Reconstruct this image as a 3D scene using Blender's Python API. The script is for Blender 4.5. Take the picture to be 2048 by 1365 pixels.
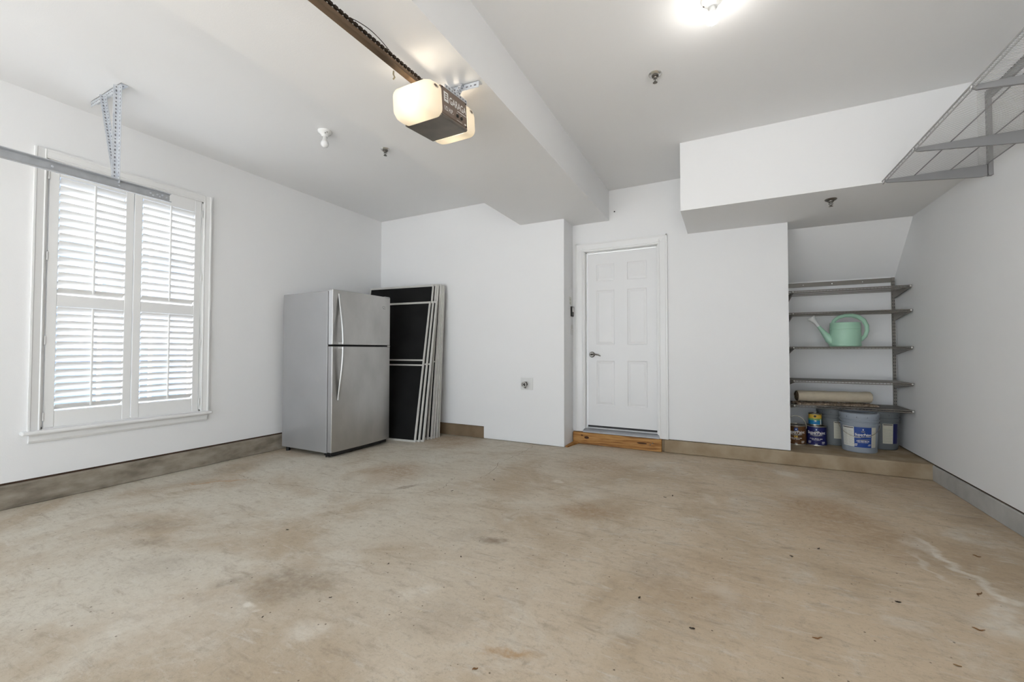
import bpy, bmesh, math, random
from math import sin, cos, pi, radians, sqrt, atan2
from mathutils import Vector, Matrix

for o in list(bpy.data.objects):
    bpy.data.objects.remove(o)
SC = bpy.context.scene
COL = SC.collection
random.seed(7)

# ------------------------------------------------------------------ camera
F_PX, YAW, PITCH, ROLL, CAM_H = 834.04, 0.472953, 0.0228535, 0.0011235, 1.06
fw = Vector((-sin(YAW)*cos(PITCH), cos(YAW)*cos(PITCH), sin(PITCH)))
rt = Vector((cos(YAW), sin(YAW), 0)); up = rt.cross(fw)
rt, up = cos(ROLL)*rt + sin(ROLL)*up, -sin(ROLL)*rt + cos(ROLL)*up
cd = bpy.data.cameras.new('camera'); cam = bpy.data.objects.new('camera', cd); COL.objects.link(cam)
cd.sensor_width = 36; cd.lens = F_PX/2048*36; cd.clip_start = .02
m = Matrix((rt, up, -fw)).transposed().to_4x4(); m.translation = Vector((0, 0, CAM_H))
cam.matrix_world = m
SC.camera = cam

# ------------------------------------------------------------------ daylight and exposure
world = bpy.data.worlds.new('sky'); SC.world = world; world.use_nodes = True
bg = world.node_tree.nodes['Background']
bg.inputs[0].default_value = (.80, .90, 1.0, 1); bg.inputs[1].default_value = 1.8
sun = bpy.data.lights.new('sun', 'SUN'); sun.energy = 15.0; sun.angle = radians(2.0); sun.color = (.94, .96, 1.0)
sun_o = bpy.data.objects.new('sun', sun); COL.objects.link(sun_o)
sun_o.rotation_euler = Vector((.62, .36, -.85)).to_track_quat('-Z', 'Y').to_euler()
SC.view_settings.view_transform = 'Standard'; SC.view_settings.look = 'None'
SC.view_settings.gamma = 1; SC.view_settings.use_curve_mapping = False
SC.view_settings.exposure = 0.97
BULB_STRENGTH = 60.0
OPENER_WATTS = 0.5

# ------------------------------------------------------------------ materials
def new_mat(name):
    mt = bpy.data.materials.new(name); mt.use_nodes = True
    return mt, mt.node_tree, mt.node_tree.nodes['Principled BSDF']
def lin(c):
    return tuple((v/12.92 if v <= .04045 else ((v+.055)/1.055)**2.4) for v in [k/255 for k in c]) + (1,)
def mat(name, rgb, rough=.5, metal=0.0, var=0.0, scale=8.0, bump=0.0, bscale=60.0, stretch=None, rvar=0.0, rgb2=None, spec=.5):
    """rgb 0-255; var mixes towards rgb2 (or a darker tone) by a noise"""
    mt, nt, b = new_mat(name)
    b.inputs['Base Color'].default_value = lin(rgb); b.inputs['Roughness'].default_value = rough
    b.inputs['Metallic'].default_value = metal; b.inputs['Specular IOR Level'].default_value = spec
    N = nt.nodes; L = nt.links
    if var or bump or rvar:
        tc = N.new('ShaderNodeTexCoord'); mp = N.new('ShaderNodeMapping'); L.new(tc.outputs['Object'], mp.inputs[0])
        if stretch: mp.inputs['Scale'].default_value = stretch
        nz = N.new('ShaderNodeTexNoise'); nz.inputs['Scale'].default_value = scale; nz.inputs['Detail'].default_value = 6
        L.new(mp.outputs[0], nz.inputs['Vector'])
        rp = N.new('ShaderNodeMapRange'); rp.inputs[1].default_value = .35; rp.inputs[2].default_value = .7
        L.new(nz.outputs[0], rp.inputs[0])
        if var:
            mx = N.new('ShaderNodeMix'); mx.data_type = 'RGBA'
            mul = N.new('ShaderNodeMath'); mul.operation = 'MULTIPLY'; mul.inputs[1].default_value = var
            L.new(rp.outputs[0], mul.inputs[0]); L.new(mul.outputs[0], mx.inputs[0])
            mx.inputs[6].default_value = lin(rgb)
            mx.inputs[7].default_value = lin(rgb2) if rgb2 else lin([k*.5 for k in rgb])
            L.new(mx.outputs[2], b.inputs['Base Color'])
        if rvar:
            rr = N.new('ShaderNodeMapRange'); rr.inputs[3].default_value = rough-rvar; rr.inputs[4].default_value = rough+rvar
            L.new(nz.outputs[0], rr.inputs[0]); L.new(rr.outputs[0], b.inputs['Roughness'])
        if bump:
            n2 = N.new('ShaderNodeTexNoise'); n2.inputs['Scale'].default_value = bscale; n2.inputs['Detail'].default_value = 4
            L.new(mp.outputs[0], n2.inputs['Vector'])
            bp = N.new('ShaderNodeBump'); bp.inputs['Strength'].default_value = bump; bp.inputs['Distance'].default_value = .01
            L.new(n2.outputs[0], bp.inputs['Height']); L.new(bp.outputs[0], b.inputs['Normal'])
    return mt

M = {}
M['wall'] = mat('wall_paint', (239, 239, 239), .7, var=.02, scale=1.3, bump=.05, bscale=180, spec=.3)
M['ceil'] = mat('ceiling_paint', (240, 240, 240), .8, var=.02, scale=1.1, bump=.05, bscale=160, spec=.2)
M['trim'] = mat('trim_paint', (236, 236, 235), .35, var=.02, scale=3)
M['door'] = mat('door_paint', (234, 234, 234), .4, var=.02, scale=3)
M['shutter'] = mat('shutter_paint', (240, 240, 239), .4, var=.02, scale=4)
M['curb'] = mat('curb_concrete', (164, 155, 141), .85, var=.9, scale=6, bump=.25, bscale=45, rgb2=(116, 107, 94), stretch=(1, 1, 2.5), spec=.2)
M['curb_grey'] = mat('curb_grey_concrete', (190, 188, 184), .85, var=.5, scale=5, bump=.25, bscale=45, rgb2=(146, 144, 139), spec=.2)
M['curb_brown'] = mat('curb_brown_concrete', (136, 117, 94), .85, var=.6, scale=6, bump=.25, bscale=45, rgb2=(110, 92, 70), spec=.2)
M['step'] = mat('step_concrete', (174, 158, 134), .85, var=.8, scale=6, bump=.25, bscale=50, rgb2=(143, 122, 95), spec=.2)
M['sill_wood'] = mat('sill_plate_wood', (70, 50, 32), .8, var=.5, scale=9)
M['steel'] = mat('stainless_steel', (190, 189, 187), .36, 1.0, var=.35, scale=5, rgb2=(150, 149, 147), rvar=.09, stretch=(1, 1, .55), bump=.02, bscale=300)
M['fridge_side'] = mat('fridge_side_paint', (172, 172, 173), .38, .4, var=.08, scale=3, bump=.03, bscale=260)
M['handle'] = mat('handle_steel', (176, 175, 173), .34, 1.0)
M['door_edge'] = mat('fridge_door_edge', (205, 206, 208), .35, .3)
M['black'] = mat('black_plastic', (18, 18, 18), .5)
M['darkgap'] = mat('dark_gasket', (36, 35, 35), .6)
M['screen_frame'] = mat('screen_frame_paint', (205, 203, 198), .5, var=.2, scale=20, rgb2=(170, 167, 160))
M['screen_mesh'] = mat('screen_black_mesh', (20, 20, 20), .8, var=.5, scale=3, rgb2=(38, 38, 38), spec=.2)
M['galv'] = mat('galvanised_steel', (222, 225, 229), .4, .45, var=.45, scale=35, rgb2=(172, 180, 194), rvar=.12)
M['galv_dark'] = mat('galvanised_track', (196, 199, 203), .4, .55, var=.4, scale=18, rgb2=(160, 164, 168))
M['hole'] = mat('punched_hole', (120, 120, 124), .8)
M['rail'] = mat('opener_rail_steel', (140, 118, 96), .45, .7, var=.8, scale=14, rgb2=(60, 50, 44), stretch=(1, .25, 1))
M['chain'] = mat('oily_chain', (58, 46, 36), .45, .7, var=.4, scale=40)
M['opener_brown'] = mat('opener_brown_paint', (128, 110, 97), .45, .1, var=.1, scale=30)
M['opener_bottom'] = mat('opener_bottom_steel', (128, 120, 112), .42, .5, var=.5, scale=10, rgb2=(92, 90, 88))
M['white_print'] = mat('white_print', (232, 230, 226), .6)
M['porcelain'] = mat('porcelain', (238, 238, 236), .25)
M['bulb_off'] = mat('frosted_bulb', (240, 240, 240), .2)
M['chrome'] = mat('chrome', (212, 210, 206), .22, .85)
M['chrome_dark'] = mat('dull_chrome', (120, 116, 110), .3, 1.0, var=.3, scale=40)
M['alu'] = mat('aluminium_threshold', (182, 184, 188), .4, .7, var=.2, scale=12)
M['shelf'] = mat('shelf_grey_epoxy', (134, 129, 122), .45, .3)
M['shelf_up'] = mat('shelf_silver_epoxy', (176, 176, 176), .4, .45)
M['shelf_bracket_up'] = mat('bracket_silver_epoxy', (150, 150, 151), .45, .3)
M['mint'] = mat('mint_plastic', (174, 216, 191), .4, var=.06, scale=6)
M['rose'] = mat('white_plastic', (226, 227, 225), .45)
M['canvas'] = mat('canvas_cloth', (206, 194, 172), .9, var=.25, scale=25, bump=.3, bscale=400, rgb2=(176, 162, 138), spec=.1)
M['canvas_dark'] = mat('canvas_roll_end', (120, 104, 84), .9, var=.9, scale=60, rgb2=(60, 48, 36), spec=.1)
M['fringe'] = mat('frayed_canvas', (176, 158, 138), .9, var=.9, scale=70, rgb2=(82, 66, 54), spec=.1)
M['bucket'] = mat('grey_bucket_plastic', (150, 158, 168), .4, var=.1, scale=6)
M['bucket_dark'] = mat('dark_grey_bucket_plastic', (112, 116, 119), .45, var=.15, scale=6)
M['label_white'] = mat('label_paper_white', (222, 222, 214), .6)
M['label_cream'] = mat('label_paper_cream', (212, 208, 190), .6)
M['label_blue'] = mat('label_blue', (28, 66, 142), .4)
M['label_navy'] = mat('label_navy', (30, 32, 92), .35)
M['label_brown'] = mat('label_brown', (104, 66, 28), .4, var=.3, scale=15)
M['label_yellow'] = mat('label_yellow', (226, 186, 70), .45)
M['label_green'] = mat('label_green', (120, 172, 110), .45)
M['label_sky'] = mat('label_sky_blue', (30, 124, 178), .45)
M['print_dark'] = mat('dark_print', (28, 28, 30), .6)
M['print_grey'] = mat('grey_print', (140, 140, 138), .6)
M['tin'] = mat('tin_rim', (188, 184, 172), .3, .9, var=.3, scale=30)
M['tin_dark'] = mat('tin_lid', (120, 112, 100), .4, .8, var=.3, scale=30)
M['wire'] = mat('bail_wire', (176, 166, 140), .4, .8)
M['leaf'] = mat('dried_leaf', (62, 50, 38), .85, var=.4, scale=60)
M['leaf_tan'] = mat('tan_dried_leaf', (150, 118, 78), .85, var=.3, scale=60)
M['twig'] = mat('dry_twig', (128, 92, 56), .85, var=.3, scale=60)
M['plate'] = mat('white_switch_plate', (226, 226, 224), .4)
M['crack'] = mat('crack_dark_fill', (112, 98, 80), .95)  # dark brown tone of the thin crack strips
M['ground'] = mat('driveway_concrete', (200, 199, 196), .9, var=.2, scale=.8)
M['bounce_ground'] = mat('pale_bounce_ground', (206, 204, 200), .9, var=.1, scale=2)  # pale tone of the ground added to bounce light into the window
M['siding'] = mat('neighbour_siding', (136, 156, 184), .8, var=.1, scale=2)
M['outer_frame'] = mat('sash_paint', (225, 226, 228), .5)
M['bulb_base'] = mat('bulb_base_white', (232, 232, 230), .4)

def wood_material():
    mt, nt, b = new_mat('pine_board'); N = nt.nodes; L = nt.links
    tc = N.new('ShaderNodeTexCoord'); mp = N.new('ShaderNodeMapping'); mp.inputs['Scale'].default_value = (1.2, 8, 16)
    L.new(tc.outputs['Object'], mp.inputs[0])
    n1 = N.new('ShaderNodeTexNoise'); n1.inputs['Scale'].default_value = 3.2; n1.inputs['Detail'].default_value = 8; n1.inputs['Distortion'].default_value = .8
    L.new(mp.outputs[0], n1.inputs['Vector'])
    cr = N.new('ShaderNodeValToRGB'); e = cr.color_ramp.elements
    e[0].position = .3; e[0].color = lin((104, 64, 28)); e[1].position = .62; e[1].color = lin((188, 142, 82))
    k = e.new(.46); k.color = lin((160, 110, 56))
    L.new(n1.outputs[0], cr.inputs[0]); L.new(cr.outputs[0], b.inputs['Base Color'])
    b.inputs['Roughness'].default_value = .7
    bp = N.new('ShaderNodeBump'); bp.inputs['Strength'].default_value = .25; bp.inputs['Distance'].default_value = .004
    L.new(n1.outputs[0], bp.inputs['Height']); L.new(bp.outputs[0], b.inputs['Normal'])
    return mt
M['wood'] = wood_material()
M['knot'] = mat('wood_knot', (66, 38, 20), .8)

def floor_material():
    mt, nt, b = new_mat('garage_floor_concrete'); N = nt.nodes; L = nt.links
    tc = N.new('ShaderNodeTexCoord')
    def noise(scale, detail=6, rough=.6, stretch=None, rot=0, dist=0):
        n = N.new('ShaderNodeTexNoise'); n.inputs['Scale'].default_value = scale; n.inputs['Detail'].default_value = detail
        n.inputs['Roughness'].default_value = rough; n.inputs['Distortion'].default_value = dist
        if stretch:
            mp = N.new('ShaderNodeMapping'); mp.inputs['Scale'].default_value = stretch; mp.inputs['Rotation'].default_value = (0, 0, radians(rot))
            L.new(tc.outputs['Object'], mp.inputs[0]); L.new(mp.outputs[0], n.inputs['Vector'])
        else: L.new(tc.outputs['Object'], n.inputs['Vector'])
        return n.outputs[0]
    def rng(v, a, b_, c=0., d=1.):
        r = N.new('ShaderNodeMapRange'); r.inputs[1].default_value = a; r.inputs[2].default_value = b_
        r.inputs[3].default_value = c; r.inputs[4].default_value = d; r.interpolation_type = 'SMOOTHSTEP'
        L.new(v, r.inputs[0]); return r.outputs[0]
    def mix(f, c1, c2, mode='MIX'):
        x = N.new('ShaderNodeMix'); x.data_type = 'RGBA'; x.blend_type = mode
        if isinstance(f, float): x.inputs[0].default_value = f
        else: L.new(f, x.inputs[0])
        for s, c in ((6, c1), (7, c2)):
            if isinstance(c, tuple): x.inputs[s].default_value = c
            else: L.new(c, x.inputs[s])
        return x.outputs[2]
    def mul(a, k):
        n = N.new('ShaderNodeMath'); n.operation = 'MULTIPLY'; L.new(a, n.inputs[0])
        if isinstance(k, float): n.inputs[1].default_value = k
        else: L.new(k, n.inputs[1])
        return n.outputs[0]
    col = lin((204, 190, 168))
    # greyer, paler concrete towards the window side, browner towards the niche
    sep = N.new('ShaderNodeSeparateXYZ'); L.new(tc.outputs['Object'], sep.inputs[0])
    side = rng(sep.outputs[0], -2.6, .6)
    c = mix(side, lin((203, 196, 182)), lin((202, 183, 158)))
    c = mix(mul(rng(noise(1.1, 5, .65, dist=.6), .42, .66), .7), c, lin((170, 150, 124)))
    c = mix(mul(rng(noise(2.4, 6, .7, dist=.8), .5, .72), .5), c, lin((212, 208, 197)))
    c = mix(mul(rng(noise(5, 8, .7, (1, 3.2, 1), 35, .5), .5, .75), .65), c, lin((152, 137, 119)))
    c = mix(mul(rng(noise(6.5, 8, .72, (1, 4, 1), -28, .5), .52, .74), .6), c, lin((214, 210, 201)))
    c = mix(mul(rng(noise(17, 9, .85, (1, 2.6, 1), 30, .9), .5, .72), .5), c, lin((150, 136, 118)))
    c = mix(mul(rng(noise(20, 9, .85, (1, 2.4, 1), -20, .9), .54, .76), .3), c, lin((216, 212, 203)))
    c = mix(mul(rng(noise(28, 6, .75), .5, .72), .5), c, lin((150, 137, 120)))
    c = mix(mul(rng(noise(85, 5, .8), .54, .72), .5), c, lin((132, 120, 105)))
    # stains with a shape of their own: (kind, x, y, rx, ry, angle, strength)
    STAINS = [('g', -3.1, 1.27, .22, .10, 27, .6), ('g', -2.85, 1.17, .1, .05, 27, .7), ('g', -1.77, 1.24, .2, .14, 27, .8), ('g', -2.52, 1.05, .15, .12, 27, .35),
        ('b', -2.57, 2.79, .26, .3, 27, .75), ('d', -2.2, 2.53, .1, .03, 60, .8), ('b', -1.1, 3.78, .32, .28, 27, .6), ('b', -.83, 2.68, .2, .12, 27, .7),
        ('d', -1.17, 2.05, .08, .045, 27, .7), ('g', -1.32, 2.05, .12, .09, 27, .35), ('b', -.11, 2.12, .28, .3, 27, .25), ('b', .61, 3.2, .34, .45, 27, .5),
        ('b', .57, 3.55, .2, .3, 27, .45), ('b', 1.2, 4.4, .25, .2, 27, .4), ('g', -1.01, 1.36, .14, .13, 27, .35), ('g', -.31, 2.13, .13, .15, 27, .35),
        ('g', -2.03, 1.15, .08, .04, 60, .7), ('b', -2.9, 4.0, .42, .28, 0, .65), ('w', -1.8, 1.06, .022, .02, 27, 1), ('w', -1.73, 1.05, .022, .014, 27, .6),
        ('w', -1.99, .89, .28, .2, 27, .4), ('w', -1.21, 3.2, .06, .04, 0, .9), ('w', .46, 4.3, .08, .1, 27, .8), ('w', -1.21, 1.47, .09, .04, 50, .5),
        ('w', -.9, 3.02, .12, .13, 27, .4), ('w', -.01, 2.08, .06, .08, 27, .35), ('w', -1.43, 1.07, .08, .05, 27, .55), ('w', .94, 3.01, .04, .13, 27, .6),
        ('w', 1.17, 3.29, .05, .08, 27, .5), ('w', .59, 2.16, .07, .05, 27, .5), ('w', .95, 2.29, .1, .08, 27, .75), ('w', -.11, 3.31, .03, .14, 27, .4),
        ('w', .55, 3.82, .2, .14, 27, .4), ('y', -.68, 1.31, .085, .02, 15, .8), ('d', -.61, 1.29, .014, .012, 27, .5), ('o', -3.66, 1.92, .24, .02, 40, .7),
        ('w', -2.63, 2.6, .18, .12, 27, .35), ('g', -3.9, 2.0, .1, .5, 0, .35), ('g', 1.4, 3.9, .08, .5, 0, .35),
        ('w', .955, 3.115, .07, .022, -73, .8), ('w', .983, 2.93, .14, .024, -86, .9), ('w', 1.01, 2.755, .07, .022, -70, .9), ('w', 1.036, 2.64, .075, .022, -83, .9),
        ('w', 1.07, 2.56, .05, .026, -38, .9), ('w', .86, 2.81, .11, .016, -88, .6), ('w', .887, 2.67, .06, .016, -61, .6), ('w', .985, 2.43, .11, .03, 62, .7)]
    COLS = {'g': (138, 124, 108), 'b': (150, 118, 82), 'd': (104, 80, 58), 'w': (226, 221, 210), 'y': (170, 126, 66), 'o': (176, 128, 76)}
    dn = N.new('ShaderNodeTexNoise'); dn.inputs['Scale'].default_value = 9; dn.inputs['Detail'].default_value = 5
    L.new(tc.outputs['Object'], dn.inputs['Vector'])
    dsub = N.new('ShaderNodeVectorMath'); dsub.operation = 'SUBTRACT'; dsub.inputs[1].default_value = (.5, .5, .5); L.new(dn.outputs[1], dsub.inputs[0])
    dsc = N.new('ShaderNodeVectorMath'); dsc.operation = 'SCALE'; dsc.inputs['Scale'].default_value = .16; L.new(dsub.outputs[0], dsc.inputs[0])
    dad = N.new('ShaderNodeVectorMath'); dad.operation = 'ADD'; L.new(tc.outputs['Object'], dad.inputs[0]); L.new(dsc.outputs[0], dad.inputs[1])
    grain = rng(noise(26, 6, .7), .3, .62, .35, 1.0)
    for k, x, y, rx, ry, ang, s in STAINS:
        mp = N.new('ShaderNodeMapping'); mp.vector_type = 'TEXTURE'; mp.inputs['Location'].default_value = (x, y, 0)
        mp.inputs['Rotation'].default_value = (0, 0, radians(ang)); mp.inputs['Scale'].default_value = (rx, ry, 1)
        L.new((dad if min(rx, ry) > .03 else dad).outputs[0], mp.inputs[0])
        sx = N.new('ShaderNodeVectorMath'); sx.operation = 'MULTIPLY'; sx.inputs[1].default_value = (1, 1, 0); L.new(mp.outputs[0], sx.inputs[0])
        ln = N.new('ShaderNodeVectorMath'); ln.operation = 'LENGTH'; L.new(sx.outputs[0], ln.inputs[0])
        f = rng(ln.outputs['Value'], 1.5, .35, 0., s*.75)
        c = mix(mul(f, grain), c, lin(COLS[k]))
    # pin-prick specks
    vo = N.new('ShaderNodeTexVoronoi'); vo.inputs['Scale'].default_value = 16; vo.inputs['Randomness'].default_value = 1
    L.new(tc.outputs['Object'], vo.inputs['Vector'])
    c = mix(rng(vo.outputs['Distance'], .075, .045, 0., .75), c, lin((86, 70, 54)))
    L.new(c, b.inputs['Base Color']); b.inputs['Roughness'].default_value = .75; b.inputs['Specular IOR Level'].default_value = .3
    bp = N.new('ShaderNodeBump'); bp.inputs['Strength'].default_value = .3; bp.inputs['Distance'].default_value = .004
    L.new(noise(45, 6, .7), bp.inputs['Height']); L.new(bp.outputs[0], b.inputs['Normal'])
    return mt
M['floor'] = floor_material()

def lens_material():
    mt, nt, b = new_mat('opener_lens_plastic'); N = nt.nodes; L = nt.links
    tr = N.new('ShaderNodeBsdfTranslucent'); tr.inputs[0].default_value = (.55, .51, .43, 1)
    df = N.new('ShaderNodeBsdfDiffuse'); df.inputs[0].default_value = (.90, .88, .82, 1)
    mx = N.new('ShaderNodeMixShader'); mx.inputs[0].default_value = .5
    L.new(df.outputs[0], mx.inputs[1]); L.new(tr.outputs[0], mx.inputs[2])
    L.new(mx.outputs[0], N['Material Output'].inputs[0]); return mt
M['lens'] = lens_material()

def emit_material(name, rgb, s):
    mt, nt, b = new_mat(name)
    b.inputs['Emission Color'].default_value = rgb + (1,); b.inputs['Emission Strength'].default_value = s
    b.inputs['Base Color'].default_value = (.9, .9, .9, 1); return mt
M['bulb_on'] = emit_material('lit_bulb_glass', (1, .96, .90), BULB_STRENGTH)

def glass_material():
    mt, nt, b = new_mat('window_glass'); N = nt.nodes; L = nt.links
    t = N.new('ShaderNodeBsdfTransparent'); g = N.new('ShaderNodeBsdfGlossy'); g.inputs['Roughness'].default_value = .02
    mx = N.new('ShaderNodeMixShader'); mx.inputs[0].default_value = .06
    L.new(t.outputs[0], mx.inputs[1]); L.new(g.outputs[0], mx.inputs[2]); L.new(mx.outputs[0], N['Material Output'].inputs[0])
    return mt
M['glass'] = glass_material()

# ------------------------------------------------------------------ mesh builder
WORLD_AT = {}
class MB:
    def __init__(s): s.v = []; s.f = []
    def add(s, vs, fs):
        o = len(s.v); s.v += [tuple(p) for p in vs]; s.f += [tuple(i+o for i in f) for f in fs]; return s
    def box(s, x0, x1, y0, y1, z0, z1):
        vs = [(x, y, z) for z in (z0, z1) for y in (y0, y1) for x in (x0, x1)]
        return s.add(vs, [(0, 2, 3, 1), (4, 5, 7, 6), (0, 1, 5, 4), (2, 6, 7, 3), (0, 4, 6, 2), (1, 3, 7, 5)])
    def prism(s, prof, axis, a0, a1):
        """prof: 2D polygon in the two other axes (cyclic order after axis removed), extruded a0..a1"""
        n = len(prof)
        def P(u, w, a): return {'x': (a, u, w), 'y': (u, a, w), 'z': (u, w, a)}[axis]
        vs = [P(u, w, a0) for u, w in prof] + [P(u, w, a1) for u, w in prof]
        fs = [tuple(range(n))[::-1], tuple(range(n, 2*n))] + [(i, (i+1) % n, n+(i+1) % n, n+i) for i in range(n)]
        return s.add(vs, fs)
    def tube(s, pts, r, n=8, caps=True, closed=False, sx=1.0):
        pts = [Vector(p) for p in pts]; k = len(pts)
        rs = r if isinstance(r, (list, tuple)) else [r]*k
        vs = []; ref = None
        for i, p in enumerate(pts):
            if closed: t = pts[(i+1) % k] - pts[i-1]
            else: t = pts[min(i+1, k-1)] - pts[max(i-1, 0)]
            t.normalize()
            if ref is None:
                ref = Vector((0, 0, 1)) if abs(t.z) < .9 else Vector((0, 1, 0))
            a = t.cross(ref).normalized(); b = a.cross(t).normalized(); ref = b
            for j in range(n):
                q = 2*pi*j/n; vs.append(p + (a*cos(q)*sx + b*sin(q))*rs[i])
        fs = []
        for i in range(k if closed else k-1):
            i2 = (i+1) % k
            for j in range(n): fs.append((i*n+j, i*n+(j+1) % n, i2*n+(j+1) % n, i2*n+j))
        if caps and not closed: fs += [tuple(range(n))[::-1], tuple(range((k-1)*n, k*n))]
        return s.add(vs, fs)
    def cyl(s, p0, p1, r0, r1=None, n=16): return s.tube([p0, p1], [r0, r0 if r1 is None else r1], n)
    def lathe(s, prof, c=(0, 0, 0), n=28, ex=1.0, ey=1.0, cap=True):
        vs = []; fs = []; k = len(prof)
        for r, z in prof:
            for j in range(n):
                q = 2*pi*j/n; vs.append((c[0]+r*cos(q)*ex, c[1]+r*sin(q)*ey, c[2]+z))
        for i in range(k-1):
            for j in range(n): fs.append((i*n+j, i*n+(j+1) % n, (i+1)*n+(j+1) % n, (i+1)*n+j))
        if cap:
            if prof[0][0] > 1e-5: fs.append(tuple(range(n))[::-1])
            if prof[-1][0] > 1e-5: fs.append(tuple(range((k-1)*n, k*n)))
        return s.add(vs, fs)
    def xf(s, M4): s.v = [tuple(M4 @ Vector(p)) for p in s.v]; return s
    def build(s, name, material, parent=None, bevel=0.0, smooth=None, kind=None, label=None, local=False, seg=1):
        me = bpy.data.meshes.new(name)
        off = Vector(WORLD_AT.get(parent.name, (0, 0, 0))) if parent and not local else Vector((0, 0, 0))
        me.from_pydata([tuple(Vector(p)-off) for p in s.v], [], s.f)
        bm = bmesh.new(); bm.from_mesh(me)
        bmesh.ops.remove_doubles(bm, verts=bm.verts, dist=1e-6)
        bmesh.ops.recalc_face_normals(bm, faces=bm.faces)
        if bevel:
            ed = [e for e in bm.edges if len(e.link_faces) == 2 and e.calc_face_angle(0) > .6]
            bmesh.ops.bevel(bm, geom=ed, offset=bevel, segments=seg, affect='EDGES', profile=.5, clamp_overlap=True)
        bm.to_mesh(me); bm.free()
        if smooth:
            me.polygons.foreach_set('use_smooth', [True]*len(me.polygons)); me.set_sharp_from_angle(angle=radians(smooth))
        if isinstance(material, (list, tuple)):
            for x in material: me.materials.append(x)
        else: me.materials.append(material)
        o = bpy.data.objects.new(name, me); COL.objects.link(o)
        if parent: o.parent = parent; WORLD_AT[o.name] = tuple(off)
        if kind: o['kind'] = kind
        if label: o['label'] = label
        return o
def tag(o, label, cat, group=None):
    o['label'] = label; o['category'] = cat
    if group: o['group'] = group
    return o
def thing(name, label, cat, loc, group=None):
    o = bpy.data.objects.new(name, None); COL.objects.link(o); o.location = loc; o.empty_display_size = .05
    WORLD_AT[o.name] = tuple(loc); return tag(o, label, cat, group)
def structure(name, loc=(0, 0, 0)):
    o = bpy.data.objects.new(name, None); COL.objects.link(o); o.location = loc; WORLD_AT[o.name] = tuple(loc); o['kind'] = 'structure'; return o
def copy_part(src, parent, name=None, loc=None):
    c = src.copy(); COL.objects.link(c); c.parent = parent
    if loc is not None: c.location = loc
    return c
def text_geo(txt, size, align='CENTER', bold=0.0):
    """vertices/faces of flat lettering in the XY plane, one list per call"""
    cu = bpy.data.curves.new('t', 'FONT'); cu.body = txt; cu.size = size; cu.align_x = align; cu.resolution_u = 3; cu.offset = bold
    ob = bpy.data.objects.new('t', cu); COL.objects.link(ob); bpy.context.view_layer.update()
    me = bpy.data.meshes.new_from_object(ob.evaluated_get(bpy.context.evaluated_depsgraph_get()))
    vs = [v.co.copy() for v in me.vertices]; fs = [tuple(p.vertices) for p in me.polygons]
    bpy.data.objects.remove(ob); bpy.data.curves.remove(cu); bpy.data.meshes.remove(me)
    return vs, fs
def S(name, mb, material, **k):
    return mb.build(name, material, kind='structure', **k)

# ------------------------------------------------------------------ room dimensions (metres)
XL, XR, YF, Y1, Y2, YN = -4.28, 1.505, -2.5, 4.34, 4.64, 5.40
CZ, BZ = 2.86, 2.52
PIER, NX = -1.578, .53
T = .12

# ------------------------------------------------------------------ room shell
floor = S('floor', MB().box(XL-T, XR+T, YF-.1, 5.6, -.12, 0), M['floor'])
S('ground', MB().box(-30, 30, -40, 30, -.3, -.13), M['ground'])
S('ground_bounce_strip', MB().box(-9.5, XL-T-.02, -6, 14, -.13, -.10), M['bounce_ground'])  # added pale ground, bounces sunlight up through the window louvres
WY0, WY1, WZ0, WZ1 = 1.105, 2.105, .505, 2.425          # window opening
mb = MB().box(XL-T, XL, YF, WY0, .172, CZ).box(XL-T, XL, WY1, Y1+.3, .172, CZ).box(XL-T, XL, WY0, WY1, .172, WZ0).box(XL-T, XL, WY0, WY1, WZ1, CZ)
S('wall_left', mb, M['wall'])
S('baseboard_left', MB().box(XL-T, XL+.028, YF, Y1+.1, 0, .158), M['curb'], bevel=.008, seg=2)
S('trim_1', MB().box(XL-T, XL-.004, YF, Y1+.1, .156, .174), M['sill_wood'])
mb = MB().box(XL-T, -2.60, Y1, Y1+.45, .146, CZ).box(-2.60, PIER, Y1, Y1+.45, .006, CZ)
S('wall_back', mb, M['wall'])
S('baseboard_back', MB().box(XL, -2.598, Y1+.012, Y1+.2, 0, .138).box(XL, -2.598, Y1+.03, Y1+.2, .13, .15), M['curb_brown'], bevel=.003)
DX0, DX1, DZ0, DZ1 = -1.455, -.62, .13, 2.215               # door opening
mb = MB().box(PIER-.1, DX0, Y2, Y2+T, .136, CZ).box(DX1, NX, Y2, Y2+T, .136, CZ).box(DX0, DX1, Y2, Y2+T, DZ1, CZ)
S('wall_door', mb, M['wall'])
S('wall_niche_left', MB().box(NX-T, NX, Y2+T-.001, YN+T, .13, 2.4), M['wall'])
S('wall_niche_back', MB().box(NX-T, XR+T, YN, YN+T, .13, 2.3), M['wall'])
S('floor_step', MB().box(-.578, XR+.05, 4.615, YN+T, 0, .13).box(-1.6, -.55, 4.646, 4.9, 0, .128), M['step'], bevel=.012, seg=3)
S('trim_2', MB().box(-.5, NX, Y2+.012, Y2+T, .128, .14), M['sill_wood'])
S('wall_right', MB().box(XR, XR+T, YF, YN+T, .138, CZ), M['wall'])
S('baseboard_right', MB().box(XR-.008, XR+T, YF, 4.62, 0, .126), M['curb_grey'], bevel=.004)
S('trim_3', MB().box(XR+.006, XR+T, YF, YN, .122, .14), M['sill_wood'])
S('ceiling', MB().box(XL-T, XR+T, YF-T, YN+T, CZ, CZ+.15), M['ceil'])
S('ceiling_beam', MB().box(-2.11, -1.15, YF, Y2+.05, BZ, CZ+.01), M['ceil'])
S('ceiling_soffit', MB().box(-.335, XR+.02, 3.845, 4.93, 2.267, CZ+.01), M['ceil'])
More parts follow.
